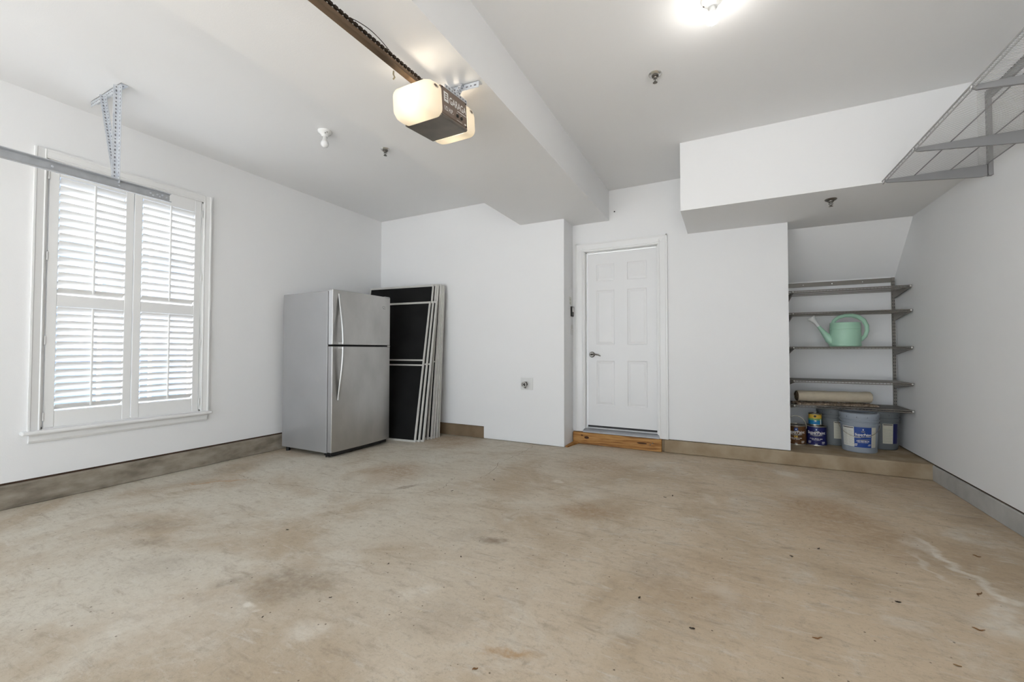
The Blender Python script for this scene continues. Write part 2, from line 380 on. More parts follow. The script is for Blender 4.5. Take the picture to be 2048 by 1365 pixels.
S('ceiling_slope', MB().prism([(4.93, 2.267), (5.41, 1.79), (YN+T, 1.79), (YN+T, 2.6), (4.93, 2.6)], 'x', NX-T, XR+.02), M['wall'])
mb = MB().box(XL-T, -3.85, YF-T, YF, 0, CZ).box(1.04, XR+T, YF-T, YF, 0, CZ).box(-3.85, 1.04, YF-T, YF, 2.25, CZ)
S('wall_front', mb, M['wall'])
# hairline cracks in the slab
CR = [[(-3.69, 2.129), (-3.502, 2.101), (-3.412, 2.088), (-3.23, 2.096), (-2.964, 2.165), (-2.649, 2.185), (-2.284, 2.324), (-1.986, 2.502)],
      [(-1.986, 2.502), (-1.954, 2.581), (-1.952, 2.66), (-2.005, 2.814), (-2.023, 2.895)],
      [(-1.816, 2.972), (-1.838, 3.218), (-1.914, 3.494), (-1.889, 3.874), (-1.898, 4.275)]]
for c in CR:
    pts = []
    for (x0, y0), (x1, y1) in zip(c, c[1:]):
        for k in range(8): pts.append((x0+(x1-x0)*k/8+random.uniform(-.012, .012), y0+(y1-y0)*k/8+random.uniform(-.012, .012)))
    mb = MB(); vs = []
    for i, (x, y) in enumerate(pts):
        w = random.uniform(.0008, .0022); j = min(i+1, len(pts)-1); h = max(j-1, 0)
        d = Vector((pts[j][0]-pts[h][0], pts[j][1]-pts[h][1])); d.normalize(); nx, ny = -d.y*w, d.x*w
        vs += [(x+nx, y+ny, .0006), (x-nx, y-ny, .0006)]
    mb.add(vs, [(2*i, 2*i+1, 2*i+3, 2*i+2) for i in range(len(pts)-1)])
    mb.build('crack', M['crack'], floor)

# ------------------------------------------------------------------ window with casing, sash and glass
win = structure('window_1', (XL, 1.605, WZ0))
def casing_profile(w, t):   # width across, thickness
    return [(0, 0), (0, t*.6), (w*.12, t*.75), (w*.2, t*.55), (w*.75, t*.8), (w*.85, t), (w, t), (w, 0)]
cw, ct = .062, .022
def flat_casing(side):
    mb = MB()
    if side == 'l': mb.prism([(WY0-u, XL+t) for u, t in casing_profile(cw, ct)], 'z', WZ0-.01, WZ1+cw)
    if side == 'r': mb.prism([(WY1+u, XL+t) for u, t in casing_profile(cw, ct)], 'z', WZ0-.01, WZ1+cw)
    if side == 't': mb.prism([(XL+t, WZ1+u) for u, t in casing_profile(cw, ct)], 'y', WY0-.001, WY1+.001)
    if side in 'lr': mb.v = [(y, x, z) for x, y, z in mb.v]
    return mb
for sd in 'lrt': flat_casing(sd).build('casing', M['trim'], win)
MB().box(XL-.03, XL+.055, WY0-cw-.033, WY1+cw+.02, WZ0-.03, WZ0-.005).build('stool', M['trim'], win, bevel=.008, seg=2)
MB().prism([(XL, .415), (XL+.012, .415), (XL+.02, .43), (XL+.02, .462), (XL+.03, WZ0-.03), (XL, WZ0-.03)], 'y', WY0-cw+.005, WY1+cw-.01).build('apron', M['trim'], win, bevel=.002)
MB().box(XL-T, XL-.001, WY0, WY0+.012, WZ0, WZ1).box(XL-T, XL-.001, WY1-.012, WY1, WZ0, WZ1).box(XL-T, XL-.001, WY0, WY1, WZ1-.012, WZ1).box(XL-T, XL-.001, WY0, WY1, WZ0, WZ0+.012).build('jamb', M['trim'], win)
xs = XL-.105
for z0, z1, dx in ((WZ0+.012, 1.47, .0), (1.45, WZ1-.012, -.02)):
    mb = MB(); x0, x1 = xs+dx-.015, xs+dx+.015
    y0, y1 = WY0+.012, WY1-.012
    mb.box(x0, x1, y0, y0+.045, z0, z1).box(x0, x1, y1-.045, y1, z0, z1).box(x0, x1, y0+.045, y1-.045, z0, z0+.045).box(x0, x1, y0+.045, y1-.045, z1-.045, z1)
    for t in (1/3, 2/3): mb.box(x0+.005, x1-.005, y0+(y1-y0)*t-.01, y0+(y1-y0)*t+.01, z0+.045, z1-.045)
    zm = (z0+z1)/2; mb.box(x0+.005, x1-.005, y0+.045, y1-.045, zm-.01, zm+.01)
    sash = mb.build('sash', M['outer_frame'], win)
    MB().box(xs+dx-.003, xs+dx+.003, y0+.04, y1-.04, z0+.04, z1-.04).build('pane', M['glass'], sash)
# house next door seen through the louvres
nb = thing('neighbouring_house', 'pale blue sided house wall outside beyond the window shutters', 'house', (-10.0, 3, -.13))
for k in range(32):
    MB().prism([(-10.0, -.13+k*.2), (-9.96, -.13+k*.2), (-9.985, .07+k*.2), (-10.0, .07+k*.2)], 'y', -5, 12).build('siding_board', M['siding'], nb)

# shutters -----------------------------------------------------------
PITCH_L = .0515
def make_louver(length):
    mb = MB(); n = 10; w, t = .031, .0048
    ring = [(w*cos(2*pi*i/n), t*sin(2*pi*i/n)) for i in range(n)]
    a = radians(47); ring = [(u*cos(a)-v*sin(a), u*sin(a)+v*cos(a)) for u, v in ring]   # inner edge up
    return mb.prism(ring, 'y', -length/2, length/2)
def make_shutter(y0, y1, label, side):
    zc0, zc1 = WZ0+.004, WZ1-.006; xo = XL-.012; th = .028
    sh = thing('window_shutter', label, 'shutter', (xo, (y0+y1)/2, zc0), 'louvred shutters in the window')
    st = .052
    for a, b_ in ((y0, y0+st), (y1-st, y1)):
        MB().box(xo-th/2, xo+th/2, a, b_, zc0, zc1).build('stile', M['shutter'], sh, bevel=.003)
    rails = ((zc0, zc0+.115), (1.375, 1.46), (zc1-.105, zc1))
    for a, b_ in rails:
        MB().box(xo-th/2+.002, xo+th/2-.002, y0+st, y1-st, a, b_).build('rail', M['shutter'], sh, bevel=.002)
    Ln = y1-y0-2*st-.006; proto = None
    for (za, zb) in ((rails[0][1], rails[1][0]), (rails[1][1], rails[2][0])):
        n = 15; pitch = (zb-za)/n
        for k in range(n):
            z = za+pitch*(k+.5)
            if proto is None:
                proto = make_louver(Ln).build('louver', M['shutter'], sh, smooth=50, local=True); lv = proto
            else: lv = copy_part(proto, sh)
            lv.location = Vector((xo, (y0+y1)/2, z)) - sh.location
        MB().box(xo+.026, xo+.037, (y0+y1)/2-.006, (y0+y1)/2+.006, za+.02, zb-.004).build('tilt_rod', M['shutter'], sh, bevel=.002)
    hy = y0-.004 if side == 'l' else y1+.004
    for z in (zc0+.08, zc0+.62, zc0+1.22, zc0+1.8):
        MB().cyl((xo+th/2+.003, hy, z-.03), (xo+th/2+.003, hy, z+.03), .005, n=8).build('hinge', M['trim'], sh)
    return sh
make_shutter(WY0+.016, 1.601, 'white louvred shutter panel on the left half of the window, near the camera', 'l')
make_shutter(1.605, WY1-.016, 'white louvred shutter panel on the right half of the window, near the fridge', 'r')

# ------------------------------------------------------------------ entry door
door = structure('door_1', (-1.04, Y2, DZ0))
LX0, LX1, LZ0, LZ1, LY = -1.42, -.655, .205, 2.18, 4.70
def leaf():
    # raised and sunk panels are cut into one door skin
    xs_ = [(-1.30, -1.095), (-.955, -.745)]; xs_ = [(a*4.70/4.64, b_*4.70/4.64) for a, b_ in xs_]
    zs_ = [(.44, .945), (1.125, 1.75), (1.852, 2.05)]
    gx = sorted({LX0, LX1, *[k for p in xs_ for k in p]}); gz = sorted({LZ0, LZ1, *[k for p in zs_ for k in p]})
    mb = MB()
    for i in range(len(gx)-1):
        for j in range(len(gz)-1):
            x0, x1, z0, z1 = gx[i], gx[i+1], gz[j], gz[j+1]
            if (x0, x1) in xs_ and (z0, z1) in zs_:
                steps = [(0, 0), (.008, .006), (.014, .006), (.034, .001), (.036, .001)]
                for (d0, h0), (d1, h1) in zip(steps, steps[1:]):
                    A = [(x0+d0, LY+h0, z0+d0), (x1-d0, LY+h0, z0+d0), (x1-d0, LY+h0, z1-d0), (x0+d0, LY+h0, z1-d0)]
                    B = [(x0+d1, LY+h1, z0+d1), (x1-d1, LY+h1, z0+d1), (x1-d1, LY+h1, z1-d1), (x0+d1, LY+h1, z1-d1)]
                    mb.add(A+B, [(k, (k+1) % 4, 4+(k+1) % 4, 4+k) for k in range(4)])
                mb.add(B, [(0, 1, 2, 3)])
            else: mb.add([(x0, LY, z0), (x1, LY, z0), (x1, LY, z1), (x0, LY, z1)], [(0, 1, 2, 3)])
    mb.box(LX0, LX1, LY+.012, LY+.045, LZ0, LZ1)
    for (x0, x1, z0, z1) in ((LX0, LX0, LZ0, LZ1), (LX1, LX1, LZ0, LZ1)):
        mb.add([(x0, LY, z0), (x0, LY+.012, z0), (x0, LY+.012, z1), (x0, LY, z1)], [(0, 1, 2, 3)])
    return mb
lf = leaf().build('door_leaf', M['door'], door)
kx, kz = -1.368, 1.015
MB().lathe([(.0, .012), (.026, .012), (.033, .006), (.034, 0)], n=24).xf(Matrix.Translation((kx, LY, kz)) @ Matrix.Rotation(radians(90), 4, 'X')).build('handle_rose', M['chrome_dark'], lf, smooth=40)
MB().tube([(kx, LY, kz), (kx, LY-.045, kz), (kx+.012, LY-.054, kz+.001), (kx+.05, LY-.056, kz+.003), (kx+.085, LY-.056, kz-.004), (kx+.112, LY-.054, kz-.016)], [.012, .010, .010, .0085, .007, .005], 10).build('handle_lever', M['chrome_dark'], lf, smooth=50)
# jambs + stops + casing
MB().box(DX0, DX0+.022, Y2-.004, Y2+T, .17, DZ1).box(DX1-.022, DX1, Y2-.004, Y2+T, .17, DZ1).box(DX0, DX1, Y2-.004, Y2+T, DZ1-.022, DZ1).box(DX0+.022, DX0+.034, LY-.018, LY-.002, .17, DZ1-.022).box(DX0+.022, DX1-.022, LY-.018, LY-.002, DZ1-.034, DZ1-.022).box(DX1-.034, DX1-.022, LY-.018, LY-.002, .17, DZ1-.022).build('jamb', M['trim'], door, bevel=.0015)
cw2, ct2 = .092, .022
def dcas(side):
    mb = MB(); pr = casing_profile(cw2, ct2)
    if side == 'l': mb.prism([(DX0-u+.008, Y2-t) for u, t in pr], 'z', .14, DZ1+cw2-.015)
    if side == 'r': mb.prism([(DX1+u-.008, Y2-t) for u, t in pr], 'z', .135, DZ1+cw2-.015)
    if side == 't': mb.prism([(Y2-t, DZ1+u-.015) for u, t in pr], 'x', DX0-cw2+.011, DX1+cw2-.011)
    return mb
for sd in 'lrt': dcas(sd).build('casing', M['trim'], door)
MB().prism([(4.605, .134), (4.605, .150), (4.625, .160), (4.685, .172), (4.69, .185), (4.76, .19), (4.76, .134)], 'x', DX0+.004, DX1-.004).build('threshold', M['alu'], door, bevel=.002)
MB().box(LX0+.004, LX1-.004, LY-.002, LY+.03, .185, LZ0).build('door_sweep', M['darkgap'], door)

# timber board under the door
wb = thing('timber_board', 'knotty pine board nailed along the floor under the white door', 'board', (-1.085, 4.62, 0))
MB().box(-1.566, -.602, 4.598, 4.638, .002, .132).build('plank', M['wood'], wb, bevel=.003)
for x, z, rx, rz in ((-1.405, .078, .026, .014), (-.80, .075, .05, .008), (-1.46, .1, .012, .006)):
    MB().lathe([(0, .0012), (1, .0008), (1.05, 0)], n=14).xf(Matrix.Translation((x, 4.598, z)) @ Matrix.Rotation(radians(90), 4, 'X') @ Matrix.Diagonal((rx, rz, 1, 1))).build('knot', M['knot'], wb)
for x, z in ((-.715, .068), (-.69, .085)):
    MB().lathe([(0, .003), (.005, .003), (.007, 0)], n=10).xf(Matrix.Translation((x, 4.598, z)) @ Matrix.Rotation(radians(90), 4, 'X')).build('screw', M['chrome_dark'], wb)
sc = MB().prism([(-1.572, 4.36), (-1.545, 4.36), (-1.50, 4.595), (-1.572, 4.595)], 'z', .0, .018).build('wood_scrap', M['wood'], bevel=.002)
tag(sc, 'thin wedge of raw wood on the floor against the pier by the door', 'wood scrap')

# ------------------------------------------------------------------ refrigerator
FX0, FXC, FXD, FY0, FY1, FH = -4.19, -3.505, -3.43, 2.84, 3.63, 1.652
fr = thing('refrigerator', 'stainless steel top-freezer refrigerator standing in the corner by the left wall', 'refrigerator', (-3.82, 3.235, 0))
MB().box(FX0, FXC, FY0, FY1, .045, FH).build('cabinet', M['fridge_side'], fr, bevel=.006, seg=2)
MB().box(FXC-.001, FXC+.012, FY0+.008, FY1-.008, .05, FH-.006).build('gasket', M['darkgap'], fr)
SPLIT = 1.108
def fdoor(z0, z1, nm):
    # gently bowed front
    n = 12; prof = []
    for i in range(n+1):
        t = i/n; y = FY0+(FY1-FY0)*t; prof.append((FXD+.014*(1-(2*t-1)**2)-.006, y))
    prof = [(FXC+.012, FY0)] + [(x, y) for x, y in prof] + [(FXC+.012, FY1)]
    return MB().prism(prof, 'z', z0, z1).build(nm, M['steel'], fr, smooth=30, bevel=.003)
d1 = fdoor(SPLIT+.009, FH+.012, 'freezer_door'); d2 = fdoor(.055, SPLIT-.009, 'fresh_food_door')
MB().box(FXC+.016, FXD-.010, FY0-.0012, FY0, SPLIT+.012, FH+.002).build('door_edge_trim', M['door_edge'], d1)
MB().box(FXC+.016, FXD-.010, FY0-.0012, FY0, .06, SPLIT-.012).build('door_edge_trim', M['fridge_side'], d2)
def fhandle(za, zb, par):     # za = end fixed flat to the door, zb = end standing off near the split
    hy = FY0+.078; n = 16; vs = []; fs = []
    for i in range(n+1):
        t = i/n; z = za+(zb-za)*t; off = .008+.060*sin(t*pi/2)**1.15; hw = .017-.004*t; th = .009
        x = FXD+off; y = hy
        vs += [(x-th, y-hw, z), (x, y-hw*.7, z), (x, y+hw*.7, z), (x-th, y+hw, z)]
    for i in range(n):
        for j in range(4): fs.append((4*i+j, 4*i+(j+1) % 4, 4*i+4+(j+1) % 4, 4*i+4+j))
    fs += [(0, 1, 2, 3), (4*n, 4*n+1, 4*n+2, 4*n+3)]
    mb = MB().add(vs, fs)
    s = 1 if zb > za else -1
    mb.box(FXD-.005, FXD+.060, hy-.009, hy+.009, min(zb, zb-s*.02), max(zb, zb-s*.02))
    mb.box(FXD-.005, FXD+.012, hy-.012, hy+.012, min(za, za+s*.03), max(za, za+s*.03))
    mb.build('handle', M['handle'], par, smooth=30)
fhandle(1.625, SPLIT+.012, d1); fhandle(.565, SPLIT-.012, d2)
# hinge cover on top, middle hinge, toe grille, feet, badge
MB().box(FXC-.05, FXD+.0, FY1-.09, FY1-.01, FH, FH+.018).build('hinge_cover', M['fridge_side'], fr, bevel=.004)
MB().box(FXC+.0, FXD+.004, FY1-.05, FY1-.008, SPLIT-.006, SPLIT+.006).build('middle_hinge', M['chrome'], fr)
MB().box(FXC-.05, FXD-.035, FY0+.02, FY1-.02, .018, .05).build('toe_grille', M['black'], fr)
for y in (FY0+.04, FY1-.05):
    MB().cyl((FXC-.03, y, 0), (FXC-.03, y, .05), .018, n=12).build('foot', M['black'], fr)
    MB().cyl((FX0+.05, y, 0), (FX0+.05, y, .05), .02, n=12).build('foot', M['black'], fr)
bx = FXD+.001
bad = MB().tube([(bx, 3.52+.022*cos(q), 1.545+.010*sin(q)) for q in [k*pi/8 for k in range(14)]], .0012, 6)
vs, fs_ = text_geo('Whirlpool', .016); bad.add([(bx, 3.515+v.x, 1.525+v.y) for v in vs], fs_)
bad.build('badge', M['print_dark'], d1)

# ------------------------------------------------------------------ insect screens leaning in the corner
def make_screen(w, h, mids, name_label, group, base_r, yaw, lean, tk=.019, bar=.022):
    """base_r = floor point of the right hand lower corner"""
    sc_ = thing('insect_screen', name_label, 'screen', (base_r[0], base_r[1], 0), group)
    R = Matrix.Rotation(yaw, 4, 'Z') @ Matrix.Rotation(-lean, 4, 'X')
    def put(mb, nm, mt): return mb.xf(R).build(nm, mt, sc_, local=True, bevel=.0015 if nm != 'mesh' else 0)
    put(MB().box(-bar, 0, 0, tk, 0, h), 'stile', M['screen_frame']); put(MB().box(-w, -w+bar, 0, tk, 0, h), 'stile', M['screen_frame'])
    put(MB().box(-w+bar, -bar, .001, tk-.001, 0, bar), 'rail', M['screen_frame']); put(MB().box(-w+bar, -bar, .001, tk-.001, h-bar, h), 'rail', M['screen_frame'])
    for z in mids: put(MB().box(-w+bar, -bar, .001, tk-.001, z, z+bar*.8), 'rail', M['screen_frame'])
    put(MB().box(-w+bar*.7, -bar*.7, .008, .011, bar*.7, h-bar*.7), 'mesh', M['screen_mesh'])
    return sc_
G = 'screens leaning in the corner'
lab_front = 'shorter white-framed black screen with a double mid rail, front of the leaning stack'
lab_2 = 'second shorter white-framed black screen from the front of the leaning stack'
lab_3 = 'third shorter white-framed black screen, just before the taller ones'
lab_t = 'tall white-framed black screen in the stack leaning between fridge and back wall'
SCR = []   # (w,h,mids,label,base_x,base_y,yaw,lean)
for i in range(3):
    SCR.append((.76+.02*i, 1.69, (.89, .95) if i == 0 else (.9,), (lab_front, lab_2, lab_3)[i], -3.19+.036*i, 3.79+.03*i, .095, .182-.009*i))
for i in range(7):
    SCR.append((.98, 1.905-.004*i+(.005 if i % 2 else 0), (.92,), lab_t if i < 6 else 'rearmost tall white screen of the stack, nearest the back wall, edge only showing', (-3.20, -3.17, -3.155, -3.13, -3.125, -3.12, -3.125)[i], 3.885+.044*i, .11-.004*i, .153-.0155*i))
for w, h, mids, lb, bx_, by_, yw, ln in SCR:
    make_screen(w, h, mids, lb, G, (bx_, by_), yw, ln)

# ------------------------------------------------------------------ garage door track on the left
TX, TZ = -3.59, 2.16
tr = thing('garage_door_track', 'galvanised garage door track hung from the ceiling in front of the window', 'track', (TX, 0, TZ))
pr = [(0, -.026), (.012, -.032), (.030, -.032), (.034, -.026), (.031, -.026), (.028, -.029), (.013, -.029), (.003, -.024), (.003, .022), (.013, .029), (.024, .029), (.026, .026), (.029, .026), (.026, .033), (.012, .033), (0, .026)]
MB().prism([(TX+u, TZ+v) for u, v in pr], 'y', YF+.1, 1.543).build('channel', M['galv_dark'], tr)
def perf_angle(p0, p1, wdir, fdir, w=.032, t=.003, pitch=.025, hole=.0045):
    """perforated angle iron from p0 to p1; flange 1 along wdir, flange 2 along fdir; punched holes as small discs"""
    p0, p1, wd, fd = Vector(p0), Vector(p1), Vector(wdir).normalized(), Vector(fdir).normalized()
    a = MB(); b_ = MB(); ax = (p1-p0).normalized(); Ln = (p1-p0).length
    for d, e in ((wd, fd), (fd, wd)):
        vs = [p + d*k + e*j for p in (p0, p1) for k in (0, w) for j in (0, t)]
        a.add(vs, [(0, 1, 3, 2), (4, 6, 7, 5), (0, 4, 5, 1), (2, 3, 7, 6), (0, 2, 6, 4), (1, 5, 7, 3)])
        n = int(Ln/pitch)
        for i in range(n):
            c = p0 + ax*(pitch*(i+.5)) + d*w*.55
            for off in (-.0006, t+.0006):
                cc = c+e*off; k = 8
                el = 1.8 if i % 2 else 1.0
                b_.add([cc + ax*hole*el*cos(2*pi*j/k) + d*hole*sin(2*pi*j/k) for j in range(k)], [tuple(range(k))])
    return a, b_
def angle_part(nm, *args, par=tr, mt='galv', **kw):
    a, b_ = perf_angle(*args, **kw); o = a.build(nm, M[mt], par); b_.build('punched_holes', M['hole'], o, kind='stuff'); return o
angle_part('ceiling_angle', (-4.07, 1.262, CZ-.002), (-3.60, 1.262, CZ-.002), (0, 1, 0), (0, 0, -1), w=.04)
angle_part('hanger', (-3.605, 1.258, CZ-.03), (-3.605, 1.258, TZ+.01), (1, 0, 0), (0, -1, 0), w=.034)
angle_part('brace', (-3.83, 1.256, CZ-.035), (-3.615, 1.256, TZ+.08), (1, 0, .35), (0, -1, 0), w=.028)
for y, z in ((1.26, 0), (1.43, .006), (1.445, -.006), (1.47, .008), (1.485, -.004), (1.50, .012), (1.525, .0), (.95, .004), (.62, .0)):
    MB().lathe([(0, .004), (.005, .003), (.007, 0)], n=10).xf(Matrix.Translation((TX+.003, y, TZ+z)) @ Matrix.Rotation(radians(90), 4, 'Y')).build('bolt', M['galv'], tr)

# ------------------------------------------------------------------ garage door opener
OC = Vector((-1.37, 1.79, 2.252))
op = thing('garage_door_opener', 'brown garage door opener with lit cream lenses hanging below the ceiling beam', 'opener', tuple(OC))
TILT = Matrix.Translation(OC) @ Matrix.Rotation(radians(6), 4, 'X')
CWX, CLY, CHZ = .118, .115, .150
MB().box(-CWX, CWX, -CLY, CLY, .006, CHZ).xf(TILT).build('chassis', M['opener_brown'], op, bevel=.003)
MB().prism([(-CWX-.001, -.001), (CWX-.006, -.001), (CWX+.001, .006), (CWX+.001, .012), (-CWX-.001, .012)], 'y', -CLY-.002, CLY+.002).xf(TILT).build('bottom_cover', M['opener_bottom'], op, bevel=.002)
panel = MB().box(CWX, CWX+.003, -CLY+.003, CLY-.003, .016, CHZ-.004).xf(TILT).build('control_panel', M['opener_brown'], op)
def panel_text(t, size, y, z, mt, align='LEFT', sx=1.0):
    vs, fs = text_geo(t, size, align, size*.02)
    return MB().add([(CWX+.0036, y+v.x*sx, z+v.y) for v in vs], fs).xf(TILT).build('lettering', mt, panel)
panel_text('GARAGA', .049, -.048, .082, M['white_print'], sx=.76)
panel_text('1/2 H.P.', .030, -.098, .036, M['white_print'], sx=.82)
MB().box(CWX+.003, CWX+.0036, -.095, -.057, .078, .126).xf(TILT).build('logo_patch', M['white_print'], panel)
for k in range(3):
    MB().box(CWX+.0036, CWX+.004, -.086, -.066, .090+.011*k, .096+.011*k).xf(TILT).build('logo_bar', M['opener_brown'], panel)
MB().box(CWX+.003, CWX+.0036, .022, .104, .069, .0725).xf(TILT).build('underline', M['white_print'], panel)
MB().box(CWX+.003, CWX+.0036, .012, .062, .022, .0235).xf(TILT).build('underline', M['white_print'], panel)
for y in (.018, .056):
    MB().cyl((CWX+.002, y, .044), (CWX+.008, y, .044), .0085, n=14).xf(TILT).build('dial', M['black'], panel, smooth=40)
    MB().box(CWX+.003, CWX+.0036, y-.006, y+.006, .0575, .059).xf(TILT).build('dial_mark', M['white_print'], panel)
for y, z in ((-.108, .14), (.106, .14), (.1, .018)):
    MB().cyl((CWX+.002, y, z), (CWX+.006, y, z), .004, n=8).xf(TILT).build('screw', M['black'], panel)
MB().box(CWX+.003, CWX+.0036, .086, .100, .022, .030).xf(TILT).build('small_print', M['white_print'], panel)

def make_lens(sgn):
    """translucent tub over each lamp end, open along the top middle where the lamp shines up"""
    def ring(y, kx, zlo, zhi):
        pts = []; hw = kx; r = min(.035, (zhi-zlo)*.42); n = 6
        corners = [(hw-r, zlo+r, -pi/2), (hw-r, zhi-r, 0), (-hw+r, zhi-r, pi/2), (-hw+r, zlo+r, pi)]
        for cx, cz, a0 in corners:
            for i in range(n+1):
                q = a0+pi/2*i/n; pts.append((cx+r*cos(q), y, cz+r*sin(q)))
        return pts
    Ls = [(0, CWX+.004, -.004, CHZ+.004), (.03, CWX+.006, -.006, CHZ+.004), (.065, CWX+.005, -.003, CHZ), (.09, CWX-.004, .006, CHZ-.008), (.104, CWX-.022, .022, CHZ-.024), (.108, CWX-.05, .045, CHZ-.045)]
    mb = MB(); rings = [ring(sgn*(CLY+d), a, b_, c) for d, a, b_, c in Ls]; n = len(rings[0])
    fs = []
    for i in range(len(rings)-1):
        for j in range(n):
            # the gap between the two upper corner arcs is left open near the chassis
            if i < 2 and j == 13: continue
            fs.append((i*n+j, i*n+(j+1) % n, (i+1)*n+(j+1) % n, (i+1)*n+j))
    fs.append(tuple(range((len(rings)-1)*n, len(rings)*n)))
    mb.add([p for r in rings for p in r], fs)
    return mb.xf(TILT).build('lens', M['lens'], op, smooth=50)
for sg in (-1, 1):
    ln = make_lens(sg)
    MB().lathe([(0, .004), (.010, .003), (.012, 0)], n=14).xf(TILT @ Matrix.Translation((CWX-.0005, sg*(CLY+.045), CHZ-.03)) @ Matrix.Rotation(radians(90), 4, 'Y') @ Matrix.Diagonal((.8, 1.5, 1.8, 1))).build('latch_slot', M['opener_brown'], ln)
    ld = bpy.data.lights.new('opener_lamp', 'POINT'); ld.energy = OPENER_WATTS; ld.color = (1, .87, .68); ld.shadow_soft_size = .028
    lo = bpy.data.objects.new('opener_lamp', ld); COL.objects.link(lo); lo.parent = op
    lo.location = (TILT @ Vector((0, sg*(CLY+.045), .085))) - OC
# rail on top, chain runs along it
RY0, RY1 = YF+.12, 1.86
def rz(y): return 2.432+.030*(y-1.6)
def ypr(prof, y0, y1):
    mb = MB(); n = len(prof)
    mb.add([(u, y, w+rz(y)) for y in (y0, y1) for u, w in prof], [tuple(range(n))[::-1], tuple(range(n, 2*n))] + [(i, (i+1) % n, n+(i+1) % n, n+i) for i in range(n)])
    return mb
RXc = -1.385
ypr([(RXc-.022, -.018), (RXc+.012, -.018), (RXc+.012, -.014), (RXc-.003, -.014), (RXc-.003, .018), (RXc-.008, .018), (RXc-.008, -.014), (RXc-.022, -.014)], RY0, RY1).build('rail', M['rail'], op)
ch = MB(); y = RY0+.02; i = 0
while y < RY1-.05:
    x0 = RXc+.014; z0 = rz(y)+.010
    if i % 2: ch.box(x0-.005, x0+.005, y-.008, y+.008, z0-.006, z0+.006)
    else: ch.box(x0-.0028, x0+.0028, y-.007, y+.007, z0-.0035, z0+.0035)
    y += .0127; i += 1
ch.build('chain', M['chain'], op, kind='stuff')
MB().tube([(RXc+.016, 1.20+.02*k, rz(1.2+.02*k)+.016+.022*sin(pi*k/12)) for k in range(13)], .0016, 6).build('wire', M['chain'], op)
MB().tube([(RXc-.024, 1.5, 2.405), (RXc-.026, 1.5, 2.39), (RXc-.02, 1.503, 2.375), (RXc-.03, 1.503, 2.368)], .004, 6).build('hook', M['wire'], op)
# hanging brackets
angle_part('beam_angle', (-1.53, 1.862, BZ-.002), (-1.172, 1.892, BZ-.002), (0, 1, 0), (0, 0, -1), w=.034, par=op)
angle_part('hanger_strap', (-1.262, 1.87, BZ-.004), (-1.258, 1.80, 2.395), (0, 1, 0), (-1, 0, 0), w=.022, par=op)
angle_part('hanger_strap', (-1.33, 1.87, BZ-.004), (-1.262, 1.74, 2.395), (0, 1, .2), (-1, 0, 0), w=.022, par=op)
angle_part('side_angle', (-1.253, 1.70, 2.392), (-1.253, 1.90, 2.412), (-1, 0, 0), (0, 0, 1), w=.022, par=op)
angle_part('hanger_strap', (-1.482, 1.85, BZ-.004), (-1.482, 1.80, 2.395), (0, 1, 0), (1, 0, 0), w=.022, par=op)

# ------------------------------------------------------------------ ceiling lamp holders
def lamp(loc, label, lit):
    x, y = loc; t = thing('ceiling_lamp', label, 'lamp', (x, y, CZ), 'bare bulb lamp holders on the ceiling')
    MB().lathe([(.055, 0), (.055, -.006), (.050, -.014), (.034, -.026), (.026, -.036), (.024, -.048), (.0, -.048)], (x, y, CZ), 28).build('porcelain_holder', M['porcelain'], t, smooth=40)
    for s in (-1, 1):
        MB().lathe([(.004, -.017), (.006, -.02), (0, -.023)], (x+.04*s, y-.012*s, CZ), 10).build('screw', M['chrome_dark'], t)
    MB().tube([(x+.03, y-.02, CZ-.02), (x+.034, y-.024, CZ-.034)], .003, 6).build('switch_stub', M['chrome_dark'], t)
    MB().lathe([(.0155, -.044), (.0155, -.058), (.0165, -.066), (.0220, -.077), (.0290, -.090)], (x, y, CZ), 28, cap=False).build('bulb_collar', M['bulb_base'], t, smooth=40)
    prof = [(.0285, -.0895), (.0312, -.100), (.0300, -.113), (.0225, -.125), (.010, -.1315), (0, -.133)]
    MB().lathe(prof, (x, y, CZ), 28).build('bulb', M['bulb_on'] if lit else M['bulb_off'], t, smooth=60)
lamp((-2.915, 2.315), 'unlit frosted bulb in a white porcelain holder on the left ceiling', False)
lamp((-.042, 2.325), 'glowing bulb in a ceiling holder at the top right of centre', True)

